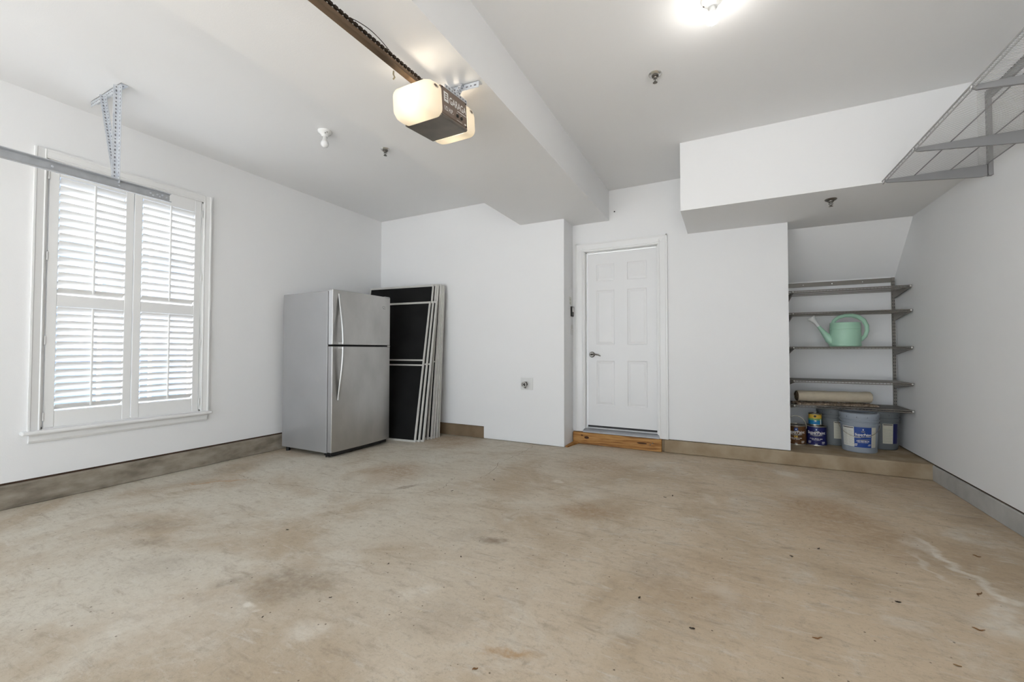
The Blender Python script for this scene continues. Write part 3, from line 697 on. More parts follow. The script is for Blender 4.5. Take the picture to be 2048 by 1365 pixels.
# ------------------------------------------------------------------ sprinkler heads
def sprinkler(x, y, z, label, mt, spin):
    t = thing('fire_sprinkler', label, 'sprinkler', (x, y, z), 'pendent fire sprinkler heads')
    MB().lathe([(.040, 0), (.041, -.003), (.036, -.009), (.024, -.013), (.022, -.013)], (x, y, z), 28).build('escutcheon', mt, t, smooth=40)
    MB().lathe([(.023, -.006), (.021, -.020), (.014, -.024), (.012, -.030), (0, -.030)], (x, y, z), 20).build('body', M['chrome_dark'], t, smooth=40)
    for s in (-1, 1):
        dx, dy = cos(spin)*s, sin(spin)*s
        MB().tube([(x+dx*.011, y+dy*.011, z-.028), (x+dx*.012, y+dy*.012, z-.040), (x+dx*.004, y+dy*.004, z-.052)], .0026, 6).build('frame_arm', mt, t)
    MB().cyl((x, y, z-.030), (x, y, z-.050), .0028, n=8).build('glass_stem', M['chrome_dark'], t)
    mb = MB().lathe([(.005, -.050), (.005, -.054), (.008, -.056), (.008, -.058), (0, -.058)], (x, y, z), 14)
    for k in range(10):
        a = 2*pi*k/10; b0 = Vector((cos(a), sin(a), 0)); b1 = Vector((-sin(a), cos(a), 0)); c = Vector((x, y, z-.057))
        mb.add([c+b0*r_+b1*w_+Vector((0, 0, h_)) for r_, w_ in ((.006, -.002), (.006, .002), (.0145, .003), (.0145, -.003)) for h_ in (0, -.0012)], [(0, 2, 4, 6), (1, 7, 5, 3), (0, 1, 3, 2), (2, 3, 5, 4), (4, 5, 7, 6), (6, 7, 1, 0)])
    mb.build('deflector', M['chrome_dark'], t)
sprinkler(-2.69, 2.767, CZ, 'chrome sprinkler head on the left ceiling beside the unlit bulb', M['chrome'], .5)
sprinkler(-.39, 2.80, CZ, 'chrome sprinkler head on the high right ceiling near the glowing bulb', M['chrome'], .3)
sprinkler(.758, 4.085, 2.267, 'dark chrome sprinkler head under the low soffit by the shelf niche', M['chrome_dark'], .2)

# ------------------------------------------------------------------ small fittings on the pier and back wall
kp = thing('wall_keypad', 'black wall control with a white push bar on the pier beside the door', 'wall control', (PIER, 4.585, 1.45))
MB().box(PIER, PIER+.018, 4.555, 4.617, 1.452, 1.568).build('housing', M['black'], kp, bevel=.003)
MB().box(PIER+.016, PIER+.024, 4.572, 4.613, 1.505, 1.560).build('push_bar', M['white_print'], kp, bevel=.002)
for z in (1.468, 1.485):
    MB().box(PIER+.016, PIER+.021, 4.575, 4.59, z, z+.009).build('button', M['tin_dark'], kp)
    MB().box(PIER+.016, PIER+.021, 4.596, 4.611, z, z+.009).build('button', M['tin_dark'], kp)
sw = thing('light_switch', 'white light switch plate below the black control on the pier', 'switch', (PIER, 4.58, 1.24))
MB().box(PIER, PIER+.006, 4.545, 4.617, 1.242, 1.358).build('plate', M['plate'], sw, bevel=.002)
MB().box(PIER+.005, PIER+.015, 4.577, 4.586, 1.293, 1.312).build('toggle', M['plate'], sw)
pp = MB().box(PIER, PIER+.0015, 4.515, 4.585, 1.585, 1.675).build('paper_notice', M['label_white'])
tag(pp, 'small printed white notice stuck on the pier above the black control', 'notice')
for k, (w0, w1, z) in enumerate(((.018, .045, 1.663), (.01, .05, 1.65), (.01, .052, 1.641), (.022, .04, 1.628), (.01, .05, 1.61), (.01, .045, 1.602), (.02, .04, 1.592))):
    MB().box(PIER+.0014, PIER+.0019, 4.515+w0, 4.515+w1, z-.003, z+.001).build('print_line', M['print_grey'], pp)

vb = thing('wall_spigot', 'small metal tap with round handwheel on a white plate, low on back wall', 'tap', (-2.028, Y1, .61))
MB().box(-2.105, -1.950, Y1-.006, Y1, .612, .750).build('plate', M['plate'], vb, bevel=.004)
MB().tube([(-2.03, Y1, .675), (-2.03, Y1-.06, .675)], [.016, .014], 12).build('body', M['chrome_dark'], vb, smooth=40)
MB().tube([(-2.03, Y1-.03, .675), (-2.03, Y1-.045, .655), (-2.03, Y1-.05, .632)], [.012, .011, .012], 10).build('spout', M['chrome_dark'], vb, smooth=40)
MB().cyl((-2.03, Y1-.03, .69), (-2.03, Y1-.03, .706), .016, n=10).build('bonnet', M['chrome_dark'], vb, smooth=40)
c0 = Vector((-2.035, Y1-.072, .675))
MB().tube([c0+Vector((.027*cos(q), 0, .027*sin(q))) for q in [k*pi/8 for k in range(16)]], .005, 6, closed=True).build('handwheel', M['chrome'], vb, smooth=60)
mb = MB()
for k in range(5):
    a = 2*pi*k/5; mb.tube([c0, c0+Vector((.026*cos(a), 0, .026*sin(a)))], .0035, 6)
mb.build('handwheel_spokes', M['chrome_dark'], vb)
# tiny anchor hole beside the beam, its darkness put in as a black disc
ah = MB().lathe([(0, .003), (.006, .002), (.008, 0)], n=12).xf(Matrix.Translation((-1.09, Y2, 2.615)) @ Matrix.Rotation(radians(90), 4, 'X')).build('wall_anchor_hole', M['black'])
tag(ah, 'tiny dark anchor hole in the wall above the door beside the beam', 'screw')

# ------------------------------------------------------------------ wire shelves
def wire_grid_y(x0, x1, y0, y1, z, pitch, r):
    """thin wires running along Y"""
    mb = MB(); n = int((x1-x0)/pitch)
    for i in range(n+1):
        x = x0+(x1-x0)*i/n; mb.tube([(x, y0, z), (x, y1, z)], r, 4)
    return mb
def niche_shelf(z, label):
    x0, x1, y0, y1 = .565, 1.488, 4.955, 5.375
    s = thing('wire_shelf', label, 'shelf', (1.03, y1, z), 'wire shelves in the niche')
    wire_grid_y(x0, x1, y0, y1, z-.003, .0125, .0021).build('cross_wires', M['shelf'], s, kind='stuff')
    MB().tube([(x0-.004, y0, z-.003), (x1+.008, y0, z-.003)], .0042, 6).build('front_rod', M['shelf'], s)
    MB().tube([(x0-.004, y0+.003, z-.020), (x1+.004, y0+.003, z-.020)], .0036, 6).build('front_rod', M['shelf'], s)
    mb = MB(); n = 37
    for i in range(n):
        x = x0+(x1-x0)*i/(n-1); mb.tube([(x, y0+.001, z-.004), (x, y0+.003, z-.020)], .0018, 4)
    mb.build('front_lip_wires', M['shelf'], s, kind='stuff')
    for y in (y0+.14, y0+.28, y1): MB().tube([(x0-.003, y, z-.0075), (x1+.003, y, z-.0075)], .003, 6).build('support_rod', M['shelf'], s)
    for x in (.602, 1.484):
        MB().prism([(5.381, z-.006), (5.381, z-.075), (5.36, z-.078), (y0+.008, z-.026), (y0-.008, z-.016), (y0-.008, z-.008)], 'x', x-.006, x+.006).build('bracket', M['shelf'], s, bevel=.001)
        MB().lathe([(0, .003), (.006, .002), (.0075, 0)], n=10).xf(Matrix.Translation((x, y0-.009, z-.010)) @ Matrix.Rotation(radians(90), 4, 'X')).build('end_cap', M['white_print'], s)
SH = [1.655, 1.437, 1.100, .772, .528]
LB = ['grey wire shelf at the top of the niche, just under the hang track', 'grey wire shelf above the green watering can', 'grey wire shelf carrying the green watering can',
      'empty grey wire shelf between the watering can and the canvas roll', 'lowest grey wire shelf carrying the rolled canvas above the paint buckets']
for z, lb in zip(SH, LB): niche_shelf(z, lb)
def slotted(mb_parent, x, y, z0, z1, w, axis, mt):
    pass
ss = thing('shelf_standard', 'dark grey hang track and slotted uprights holding the niche shelves', 'shelf rail', (1.03, YN, .5))
MB().box(.56, 1.50, YN-.010, YN, 1.742, 1.748).box(.56, 1.50, YN-.014, YN, 1.780, 1.787).box(.56, 1.50, YN-.004, YN, 1.742, 1.787).build('hang_track', M['shelf'], ss)
for x in (.75, 1.0, 1.25):
    MB().lathe([(0, .003), (.005, .002), (.006, 0)], n=10).xf(Matrix.Translation((x, YN-.004, 1.764)) @ Matrix.Rotation(radians(90), 4, 'X')).build('screw', M['chrome'], ss)
for x in (.602, 1.484):
    up_ = MB().box(x-.013, x+.013, YN-.018, YN, .44, 1.79).build('upright', M['shelf'], ss, bevel=.002)
    mb = MB()
    for k in range(41):
        z = .46+k*.032
        for d in (-.006, .006): mb.box(x+d-.002, x+d+.002, YN-.0192, YN-.0178, z, z+.016)
    mb.build('upright_slots', M['black'], up_, kind='stuff')

# upper wire shelf on the right wall
UZ, UX0, UY0, UY1 = 2.243, .985, 1.78, 3.735
us = thing('wire_shelf', 'large silver wire shelf high on the right wall near the ceiling', 'shelf', (XR, 2.7, UZ), 'wire shelf on the right wall')
mb = MB(); n = int((UY1-UY0)/.0127)
for i in range(n+1):
    y = UY0+(UY1-UY0)*i/n; mb.tube([(UX0, y, UZ), (XR-.026, y, UZ)], .0012, 4)
mb.build('cross_wires', M['shelf_up'], us, kind='stuff')
MB().tube([(UX0, UY0-.005, UZ), (UX0, UY1+.006, UZ)], .0045, 6).build('front_rod', M['shelf_up'], us)
MB().tube([(UX0+.003, UY0-.005, UZ-.02), (UX0+.003, UY1+.004, UZ-.02)], .0036, 6).build('front_rod', M['shelf_up'], us)
mb = MB()
for i in range(40):
    y = UY0+(UY1-UY0)*i/39; mb.tube([(UX0, y, UZ), (UX0+.003, y, UZ-.02)], .0016, 4)
mb.build('front_lip_wires', M['shelf_up'], us, kind='stuff')
for x in (UX0+.155, UX0+.33, XR-.028): MB().tube([(x, UY0, UZ-.0045), (x, UY1+.004, UZ-.0045)], .0032, 6).build('support_rod', M['shelf_bracket_up'], us)
for y in (3.685, 3.185, 2.545, 1.95):
    MB().prism([(XR-.0245, UZ-.006), (XR-.0245, UZ-.075), (XR-.05, UZ-.080), (UX0+.012, UZ-.032), (UX0-.004, UZ-.020), (UX0-.004, UZ-.010)], 'y', y-.007, y+.007).build('bracket', M['shelf_bracket_up'], us, bevel=.001)
    MB().lathe([(0, .003), (.005, .002), (.0065, 0)], n=10).xf(Matrix.Translation((UX0-.005, y, UZ-.014)) @ Matrix.Rotation(radians(-90), 4, 'Y')).build('end_cap', M['white_print'], us)
ust = thing('shelf_standard', 'silver hang track and slotted uprights on the right wall behind the high shelf', 'shelf rail', (XR, 2.7, 2.16))
ht = MB().box(XR-.004, XR, UY0-.1, 3.72, 2.655, 2.705).box(XR-.014, XR, UY0-.1, 3.72, 2.699, 2.706).box(XR-.012, XR, UY0-.1, 3.72, 2.652, 2.658).build('hang_track', M['shelf_bracket_up'], ust)
mb = MB()
for k in range(60): mb.box(XR-.0155, XR-.0135, UY0+.03*k, UY0+.03*k+.014, 2.700, 2.705)
mb.build('track_slots', M['black'], ht, kind='stuff')
for y in (3.685, 3.185, 2.545, 1.95):
    up_ = MB().box(XR-.022, XR, y-.014, y+.014, 2.165, 2.71).build('upright', M['shelf_bracket_up'], ust, bevel=.002)
    mb = MB()
    for k in range(16):
        z = 2.18+k*.032
        for d in (-.006, .006): mb.box(XR-.0232, XR-.0218, y+d-.002, y+d+.002, z, z+.016)
    mb.build('upright_slots', M['hole'], up_, kind='stuff')

# ------------------------------------------------------------------ things on the niche shelves
# watering can
wx, wy, wz = 1.052, 5.155, SH[2]+.0005
wc = thing('watering_can', 'mint green plastic watering can with a white sprinkler rose on the shelf', 'watering can', (wx, wy, wz))
prof = [(.112, 0), (.124, .004), (.127, .012), (.126, .030), (.1245, .033), (.1245, .125), (.1225, .165), (.1225, .168), (.1255, .170), (.1255, .174), (.1225, .176), (.120, .232), (.122, .236), (.118, .238), (.115, .232), (.115, .10), (0, .10)]
MB().lathe(prof, (wx, wy, wz), 40, ey=.82).build('body', M['mint'], wc, smooth=35)
for z in (.19, .203, .216): MB().tube([(wx+.1225*cos(q), wy+.1225*.82*sin(q), wz+z) for q in [k*2*pi/40 for k in range(40)]], .0012, 5, closed=True).build('rib', M['mint'], wc, smooth=60)
MB().tube([(wx-.085, wy, wz+.035), (wx-.125, wy, wz+.075), (wx-.16, wy, wz+.125), (wx-.195, wy, wz+.18), (wx-.222, wy, wz+.222)], [.042, .040, .027, .018, .014], 16).build('spout', M['mint'], wc, smooth=50)
MB().tube([(wx-.212, wy, wz+.207), (wx-.235, wy, wz+.243), (wx-.252, wy, wz+.265), (wx-.272, wy, wz+.292), (wx-.277, wy, wz+.299)], [.0165, .017, .022, .037, .034], 18).build('sprinkler_rose', M['rose'], wc, smooth=50)
hp = [(wx-.098, .225), (wx-.085, .262), (wx-.05, .292), (wx+.0, .308), (wx+.055, .308), (wx+.105, .292), (wx+.145, .258), (wx+.168, .205), (wx+.170, .155), (wx+.155, .105), (wx+.118, .065)]
MB().tube([(x, wy, wz+z) for x, z in hp], [.014, .014, .014, .014, .016, .018, .017, .015, .014, .014, .016], 12, sx=1.2).build('handle', M['mint'], wc, smooth=60)

# rolled canvas
cz = SH[4]+.001
rc = thing('canvas_roll', 'rolled beige canvas drop cloth lying on the lowest shelf', 'canvas roll', (.94, 5.12, cz))
pts = []
mb = MB(); n = 40; rr = .053; L0, L1 = .628, 1.245
ring = [(5.12+rr*cos(2*pi*i/n)*1.05, cz+.026+rr+rr*sin(2*pi*i/n)) for i in range(n)]
vs = []; K = 24
for k in range(K+1):
    x = L0+(L1-L0)*k/K; j = 1+.02*sin(k*1.7)
    vs += [(x, 5.12+(a-5.12)*j, cz+.026+rr+(b_-cz-.026-rr)*j+.002*sin(k*.9)) for a, b_ in ring]
mb.add(vs, [(k*n+i, k*n+(i+1) % n, (k+1)*n+(i+1) % n, (k+1)*n+i) for k in range(K) for i in range(n)])
mb.build('roll', M['canvas'], rc, smooth=60)
sp = []
for i in range(70):
    a = i*.36; r_ = rr*(1-.012*i); sp.append((a, r_))
for xe, sgn in ((L0, -1), (L1, 1)):
    mb = MB(); mb.add([(xe-sgn*.004, 5.12+rr*.98*cos(2*pi*i/n), cz+.026+rr+rr*.98*sin(2*pi*i/n)) for i in range(n)], [tuple(range(n))])
    mb.tube([(xe+sgn*.004*(1+.4*sin(i*2.1)), 5.12+r_*.94*cos(a), cz+.026+rr+r_*.94*sin(a)) for i, (a, r_) in enumerate(sp)], .0028, 5)
    mb.build('spiral_end', M['canvas_dark'], rc)
mb = MB(); nx_, ny_ = 60, 10; vs = []
for i in range(nx_+1):
    for j in range(ny_+1):
        x = .60+(1.275-.60)*i/nx_; yv = 5.03+.17*j/ny_
        vs.append((x+random.uniform(-.002, .002), yv+(random.uniform(-.012, .006) if j == 0 else 0), cz+.012+.010*sin(i*.9+j)*random.uniform(.4, 1)))
o_ = len(vs); vs += [(x, y, cz) for x, y, z in vs]
st_ = ny_+1
fs = [(i*st_+j, i*st_+j+1, (i+1)*st_+j+1, (i+1)*st_+j) for i in range(nx_) for j in range(ny_)]
fs += [(a+o_, d+o_, c+o_, b_+o_) for a, b_, c, d in fs]
fs += [(i*st_, (i+1)*st_, (i+1)*st_+o_, i*st_+o_) for i in range(nx_)] + [(i*st_+ny_, i*st_+ny_+o_, (i+1)*st_+ny_+o_, (i+1)*st_+ny_) for i in range(nx_)]
mb.add(vs, fs).build('frayed_flap', M['fringe'], rc)
rc.rotation_euler[2] = .2

# paint containers -------------------------------------------------
def on_cyl(c, r, ang0):
    """maps flat (u across, v up) to the cylinder wall; ang0 = facing direction in radians"""
    def f(u, v, lift=0.0):
        a = ang0 + u/r; return (c[0]+(r+lift)*cos(a), c[1]+(r+lift)*sin(a), c[2]+v)
    return f
def patch(f, u0, u1, v0, v1, lift, r, n=None):
    n = n or max(2, int(abs(u1-u0)/.012)); mb = MB(); vs = []
    for i in range(n+1):
        u = u0+(u1-u0)*i/n
        vs += [f(u, v0, lift), f(u, v1, lift), f(u, v1, lift-.0012), f(u, v0, lift-.0012)]
    fs = []
    for i in range(n):
        for j in range(4): fs.append((4*i+j, 4*i+(j+1) % 4, 4*i+4+(j+1) % 4, 4*i+4+j))
    fs += [(0, 1, 2, 3), (4*n, 4*n+1, 4*n+2, 4*n+3)]
    return mb.add(vs, fs)
def letters(f, txt, size, u, v, lift, sx=1.0):
    vs, fs = text_geo(txt, size, 'CENTER', size*.025); return MB().add([f(u+p.x*sx, v+p.y, lift) for p in vs], fs)
def print_bars(f, size, u, v, lift, width, n):
    # lines of print too small to read: broken bars
    mb = MB(); x = u-width/2
    for k in range(n):
        w = width/n*(.62 + .2*sin(k*2.3)); q = patch(f, x, x+w, v, v+size*.7, lift, 0, 2); mb.add(q.v, q.f); x += width/n
    return mb
def facing(x, y): return atan2(-y, -x)          # label turned to the room
ZS = .1305
def logo(f, u, v, s, par, lift):
    patch(f, u-s*.5, u+s*.5, v, v+s*1.0, lift, 0, 3).build('logo_patch', M['label_blue'], par)
    patch(f, u-s*.5, u+s*.5, v-s*.42, v-s*.08, lift, 0, 3).build('logo_band', M['print_grey'], par)
    mb = MB(); k = 10; mb.add([f(u+s*.2*cos(2*pi*i/k), v+s*.42+s*.2*sin(2*pi*i/k), lift+.0006) for i in range(k)], [tuple(range(k))])
    mb.add([f(u-s*.07, v+s*.6, lift+.0006), f(u+s*.07, v+s*.6, lift+.0006), f(u, v+s*.88, lift+.0006)], [(0, 1, 2)])
    mb.build('logo_mark', M['white_print'], par)
def swoosh(f, u0, u1, v, h, lift):
    n = 12; vs = []
    for i in range(n+1):
        t = i/n; u = u0+(u1-u0)*t; vc = v+h*.9*t*t; w = h*.35*sin(pi*min(1, t+.02))+.0004
        vs += [f(u, vc-w, lift), f(u, vc+w, lift)]
    return MB().add(vs, [(2*i, 2*i+2, 2*i+3, 2*i+1) for i in range(n)])
def gallon(name, label, x, y, z, r, h, mlabel, mtext, turn, bail):
    t = thing(name, label, 'paint can', (x, y, z), 'metal paint cans on the step')
    MB().lathe([(r*.97, 0), (r*1.01, .001), (r*1.01, .005), (r*.985, .008), (r*.985, h-.010), (r*1.02, h-.007), (r*1.02, h-.001), (r*.97, h), (r*.95, h-.006), (0, h-.006)], (x, y, z), 40).build('body', M['tin'], t, smooth=35)
    MB().lathe([(r*.80, 0), (r*.80, .003), (r*.74, .003), (r*.72, -.003), (0, -.003)], (x, y, z+h-.005), 36).build('lid', M['tin_dark'], t, smooth=35)
    f = on_cyl((x, y, z), r, facing(x, y)+turn); lab = patch(f, -pi*r*.995, pi*r*.995, .009, h-.011, .0004, r, 44).build('label_band', mlabel, t, smooth=40)
    return t, f, lab
def can_print(f, lab, w, h, white=True):
    mt = M['white_print']
    letters(f, 'SuperPaint', w*.235, 0, h*.60, .0016, .92).build('lettering', mt, lab)
    swoosh(f, -w*.36, w*.40, h*.50, h*.05, .0014).build('swoosh', M['print_grey'], lab)
    print_bars(f, w*.05, 0, h*.545, .0016, w*.62, 9).build('lettering', mt, lab)
    print_bars(f, w*.06, 0, h*.34, .0016, w*.66, 8).build('lettering', mt, lab)
    print_bars(f, w*.045, 0, h*.285, .0016, w*.45, 6).build('lettering', mt, lab)
    for u in (-w*.36, w*.36):
        mb = MB()
        for k in range(3): mb.v, mb.f = mb.v, mb.f; q = patch(f, u-w*.09, u+w*.09*(1 if k else .5), h*(.11+.045*k), h*(.13+.045*k), .0014, 0, 3); mb.add(q.v, q.f)
        mb.build('small_print', mt, lab)
    patch(f, -w*.06, w*.06, h*.075, h*.10, .0014, 0, 3).build('small_print', mt, lab)
def bail(par, x, y, z, r, h, ang, tilt, mt):
    """semicircular wire handle between two ears"""
    d = Vector((cos(ang), sin(ang), 0)); u = Vector((-sin(ang)*sin(tilt), cos(ang)*sin(tilt), cos(tilt)))
    c = Vector((x, y, z)); pts = [c+d*(r*1.04)*cos(q)+u*h*sin(q) for q in [k*pi/18 for k in range(19)]]
    MB().tube(pts, .0022, 6).build('bail_handle', mt, par, smooth=60)
    for s in (-1, 1): MB().lathe([(0, .006), (.009, .004), (.011, 0)], n=12).xf(Matrix.Translation(c+d*s*r*.985) @ d.to_track_quat('Z', 'Y').to_matrix().to_4x4() @ Matrix.Rotation(0 if s > 0 else pi, 4, 'X')).build('ear', mt, par, smooth=40)
gr, gh = .0835, .192
t, f, lab = gallon('paint_can', 'brown labelled gallon paint can with a raised wire handle beside the niche wall', .624, 5.045, ZS, gr, gh, M['label_brown'], None, 0, True)
can_print(f, lab, .165, gh); logo(f, 0, .140, .030, lab, .0016)
print_bars(f, .026, 0, .074, .0018, .03, 2).build('lettering', M['label_yellow'], lab)
bail(t, .624, 5.045, ZS+gh-.03, gr, .115, facing(.624, 5.045)+pi/2, .12, M['wire'])
bx0, by0 = .797, 5.085
t, f, lab = gallon('paint_can', 'navy blue gallon paint can with a smaller can standing on it', bx0, by0, ZS, gr, gh, M['label_navy'], None, 0, False)
can_print(f, lab, .165, gh); logo(f, 0, .146, .026, lab, .0016)
bail(t, bx0, by0, ZS+gh-.055, gr, -.10, facing(bx0, by0)+pi/2, -.5, M['wire'])
# quart can on the navy can
qr, qh = .054, .118; qx, qy, qz = bx0-.008, by0+.012, ZS+gh+.0005
t, f, lab = gallon('quart_can', 'small yellow and blue quart can standing on the navy paint can', qx, qy, qz, qr, qh, M['label_yellow'], None, 0, False)
patch(f, -.082, .082, .048, .068, .0008, qr, 12).build('green_band', M['label_green'], lab); patch(f, -.082, .082, .010, .050, .0010, qr, 12).build('blue_band', M['label_sky'], lab)
mb = MB(); mb.add([f(.011*cos(2*pi*i/12), .090+.011*sin(2*pi*i/12), .0014) for i in range(12)], [tuple(range(12))]); mb.build('logo_mark', M['print_dark'], lab)
mb = MB(); mb.add([f(.009*cos(2*pi*i/12)+.004, .045+.007*sin(2*pi*i/12), .0018) for i in range(12)], [tuple(range(12))]); mb.build('white_spot', M['white_print'], lab)
patch(f, .046, .058, .012, .060, .0016, qr, 3).build('small_print', M['label_white'], lab)

def bucket(label, x, y, rb, rt_, h, mt, lidmt):
    t = thing('paint_bucket', label, 'bucket', (x, y, ZS), 'five gallon plastic paint buckets on the step')
    def R(z): return rb+(rt_-rb)*z/h
    prof = [(rb*.96, 0), (rb, .006)]
    prof += [(R(h*.70), h*.70), (R(h*.705)+.010, h*.705), (R(h*.73)+.010, h*.745), (R(h*.75)+.001, h*.75), (R(h*.79)+.001, h*.79), (R(h*.80)+.009, h*.80), (R(h*.83)+.009, h*.83), (R(h*.84)+.001, h*.84), (R(h*.87)+.001, h*.87), (rt_, h*.90)]
    MB().lathe(prof, (x, y, ZS), 56).build('body', mt, t, smooth=35)
    lid = MB().lathe([(rt_+.001, h*.885), (rt_+.004, h*.885), (rt_+.005, h*.90), (rt_+.005, h*.975), (rt_+.003, h*.99), (rt_-.004, h), (rt_-.012, h), (rt_-.016, h-.008), (0, h-.010)], (x, y, ZS), 56).build('lid', lidmt, t, smooth=35)
    mb = MB()
    for k in range(12):
        a = 2*pi*k/12+.2; c = Vector((x+(rt_+.0055)*cos(a), y+(rt_+.0055)*sin(a), ZS)); d = Vector((-sin(a), cos(a), 0))
        mb.add([c+d*q+Vector((0, 0, w)) for q, w in ((-.002, h*.89), (.002, h*.89), (.001, h*.93), (-.001, h*.93))], [(0, 1, 2, 3)])
    mb.build('lid_notches', M['black'], lid, kind='stuff')
    return t, R
bh = .358
mx_, my_ = 1.105, 4.965
t, R = bucket('light grey paint bucket with blue and white front label, foremost of the three buckets', mx_, my_, .128, .143, bh, M['bucket'], M['bucket'])
fa = facing(mx_, my_)
def fb(u, v, lift=0.0):
    r = R(v); a = fa+u/.135; return (mx_+(r+lift)*cos(a), my_+(r+lift)*sin(a), ZS+v)
patch(fb, -.135, -.036, .055, .235, .0012, 0, 10).build('label_left', M['label_white'], t)
lb_ = patch(fb, -.036, .092, .052, .235, .0014, 0, 12).build('label_front', M['label_blue'], t)
patch(fb, .092, .135, .055, .235, .0012, 0, 5).build('label_right', M['label_cream'], t)
patch(fb, -.128, -.040, .222, .229, .0022, 0, 8).build('small_print', M['print_dark'], t)
for k in range(12): patch(fb, -.126, -.086-.004*(k % 3), .068+.0115*k, .0695+.0115*k, .0020, 0, 4).build('small_print', M['print_grey'], t)
for k in range(12): patch(fb, -.08, -.045+.004*(k % 2), .068+.0115*k, .0695+.0115*k, .0020, 0, 4).build('small_print', M['print_grey'], t)
for k in range(12): patch(fb, .098, .128, .068+.0115*k, .0695+.0115*k, .0020, 0, 3).build('small_print', M['print_grey'], t)
def fb2(u, v, lift=0.0): return fb(u+.028, v, lift)
letters(fb2, 'SuperPaint', .031, 0, .158, .0026, .86).build('lettering', M['white_print'], lb_)
swoosh(fb2, -.040, .058, .118, .012, .0024).build('swoosh', M['print_grey'], lb_)
patch(fb2, -.064, -.018, .139, .149, .0026, 0, 5).build('sticker', M['white_print'], lb_)
print_bars(fb2, .008, .022, .147, .0026, .07, 7).build('lettering', M['white_print'], lb_)
print_bars(fb2, .012, 0, .105, .0026, .092, 10).build('lettering', M['white_print'], lb_)
print_bars(fb2, .006, 0, .095, .0026, .08, 9).build('lettering', M['white_print'], lb_)
logo(fb2, 0, .202, .026, lb_, .0026)
for u, v in ((-.052, .072), (-.050, .080), (-.054, .064), (.045, .07), (.05, .078)): patch(fb2, u-.01, u+.01, v, v+.004, .0026, 0, 3).build('small_print', M['white_print'], lb_)
# hanging wire handle
side = Vector((-sin(fa), cos(fa), 0)); fdir = Vector((cos(fa), sin(fa), 0)); c0 = Vector((mx_, my_, ZS+.262))
MB().tube([c0+side*.152*cos(q)+(fdir*.5+Vector((0, 0, -.85)))*.0 + fdir*(.152*sin(q)*1.02)+Vector((0, 0, -.115*sin(q))) for q in [k*pi/24 for k in range(0, 25)]], .0018, 6).build('bail_handle', M['wire'], t, smooth=60)
dk = 'dark grey paint bucket behind the cans, left of the light grey bucket'
for lb1, x, y, u0, u1, vv in ((dk, .965, 5.235, .0, .1, (.07, .235)), ('dark grey paint bucket in the niche corner, right of the light grey bucket', 1.326, 5.225, .015, .095, (.06, .245))):
    t, Rr = bucket(lb1, x, y, .124, .138, bh, M['bucket_dark'], M['bucket_dark'])
    fa2 = facing(x, y)
    def fd_(u, v, lift=0.0, x=x, y=y, Rr=Rr, fa2=fa2):
        a = fa2+u/.13; r = Rr(v); return (x+(r+lift)*cos(a), y+(r+lift)*sin(a), ZS+v)
    lw = patch(fd_, u0, u1, vv[0], vv[1], .0012, 0, 10).build('label_sheet', M['label_cream'], t)
    patch(fd_, u0+.005, u1-.005, vv[1]-.012, vv[1]-.005, .0022, 0, 8).build('small_print', M['print_dark'], lw)
    for k in range(12): patch(fd_, u0+.006, u1-.006-.004*(k % 3), vv[0]+.01+.0115*k, vv[0]+.0115+.0115*k, .0020, 0, 5).build('small_print', M['print_grey'], lw)
    patch(fd_, u1+.002, u1+.05, vv[0], vv[1], .0012, 0, 5).build('label_blue', M['label_navy'], t)

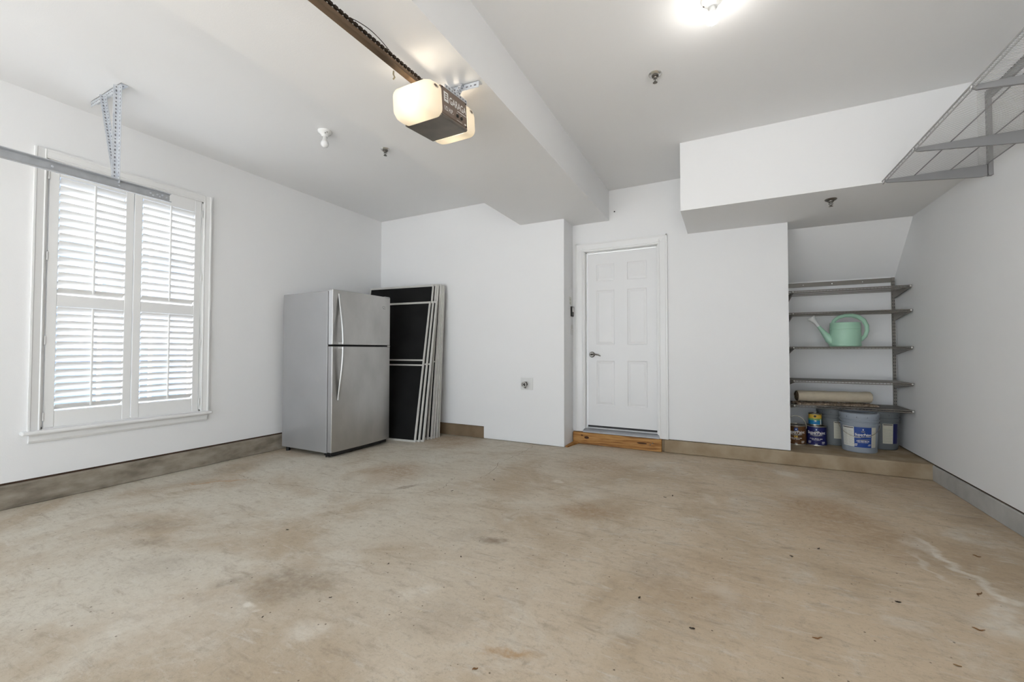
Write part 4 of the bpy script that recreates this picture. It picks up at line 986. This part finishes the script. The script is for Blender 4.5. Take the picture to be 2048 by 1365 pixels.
# ------------------------------------------------------------------ bits on the floor
def leaf_mesh(s, seed):
    rnd = random.Random(seed); mb = MB(); n = 6; vs = []
    for i in range(n+1):
        t = i/n; w = .5*sin(pi*t)**.8*s*rnd.uniform(.5, .9)+.0006; x = (t-.5)*s*2; z = .002+.25*s*(2*t-1)**2*rnd.uniform(.5, 1)
        vs += [(x, -w, z+.3*w), (x, 0, z), (x, w, z+.35*w)]
    fs = []
    for i in range(n):
        for j in (0, 1): fs.append((3*i+j, 3*i+j+1, 3*i+4+j, 3*i+3+j))
    o = len(vs); vs += [(x, y, z-.0012) for x, y, z in vs]; fs += [tuple(q+o for q in f[::-1]) for f in fs]
    return mb.add(vs, fs)
LEAVES = [(.637, 2.326, .011), (-.338, 1.861, .009), (.293, 2.59, .010), (-1.514, 1.257, .007), (-1.643, 1.044, .006), (-.123, 1.748, .011), (-.353, 3.26, .013), (-.398, 3.202, .012), (.433, 2.753, .010), (-1.217, 1.807, .008), (-2.307, 1.607, .009), (-1.497, 1.584, .007), (.684, 1.951, .011), (-1.843, 2.613, .012), (-1.694, 2.99, .011)]
for i, (x, y, s) in enumerate(LEAVES):
    o = leaf_mesh(s, i).build('leaf_scrap', M['leaf_tan'] if i == 12 else M['leaf']); o.location = (x, y, .0005); o.rotation_euler[2] = i*1.3
    tag(o, 'tan leaf scrap on the concrete floor at the lower right' if i == 12 else 'tiny dark dried leaf scrap scattered on the concrete floor', 'leaf', None if i == 12 else 'dark leaf scraps on the floor')
for i, (x, y, L_, a, lb1) in enumerate([(.974, 2.564, .05, 1.15, 'curved brown twig on the floor beside the white mineral streak'), (1.144, 3.028, .03, -.3, 'short dark twig on the floor near the right curb'),
        (.847, 2.24, .035, -.1, 'thin reddish twig on the floor at the lower right'), (.292, 1.902, .035, .3, 'tan twig fragment on the floor at the bottom right of centre'),
        (1.435, 3.778, .05, .2, 'pale straw lying against the right curb'), (-1.113, 1.355, .022, 1.0, 'pale splinter on the floor at the lower left of centre'), (-.75, 1.199, .02, .9, 'tiny dark twig on the floor at the bottom centre')]):
    pts = [((k/6-.5)*L_, .12*L_*sin(k*.9+i), .003+.0012*sin(k*1.3)) for k in range(7)]
    o = MB().tube(pts, [.0012, .0022, .0028, .0028, .0025, .002, .001], 6).build('twig', M['twig'] if i not in (4, 5) else M['canvas'], smooth=50)
    o.location = (x, y, 0); o.rotation_euler[2] = a; tag(o, lb1, 'twig')
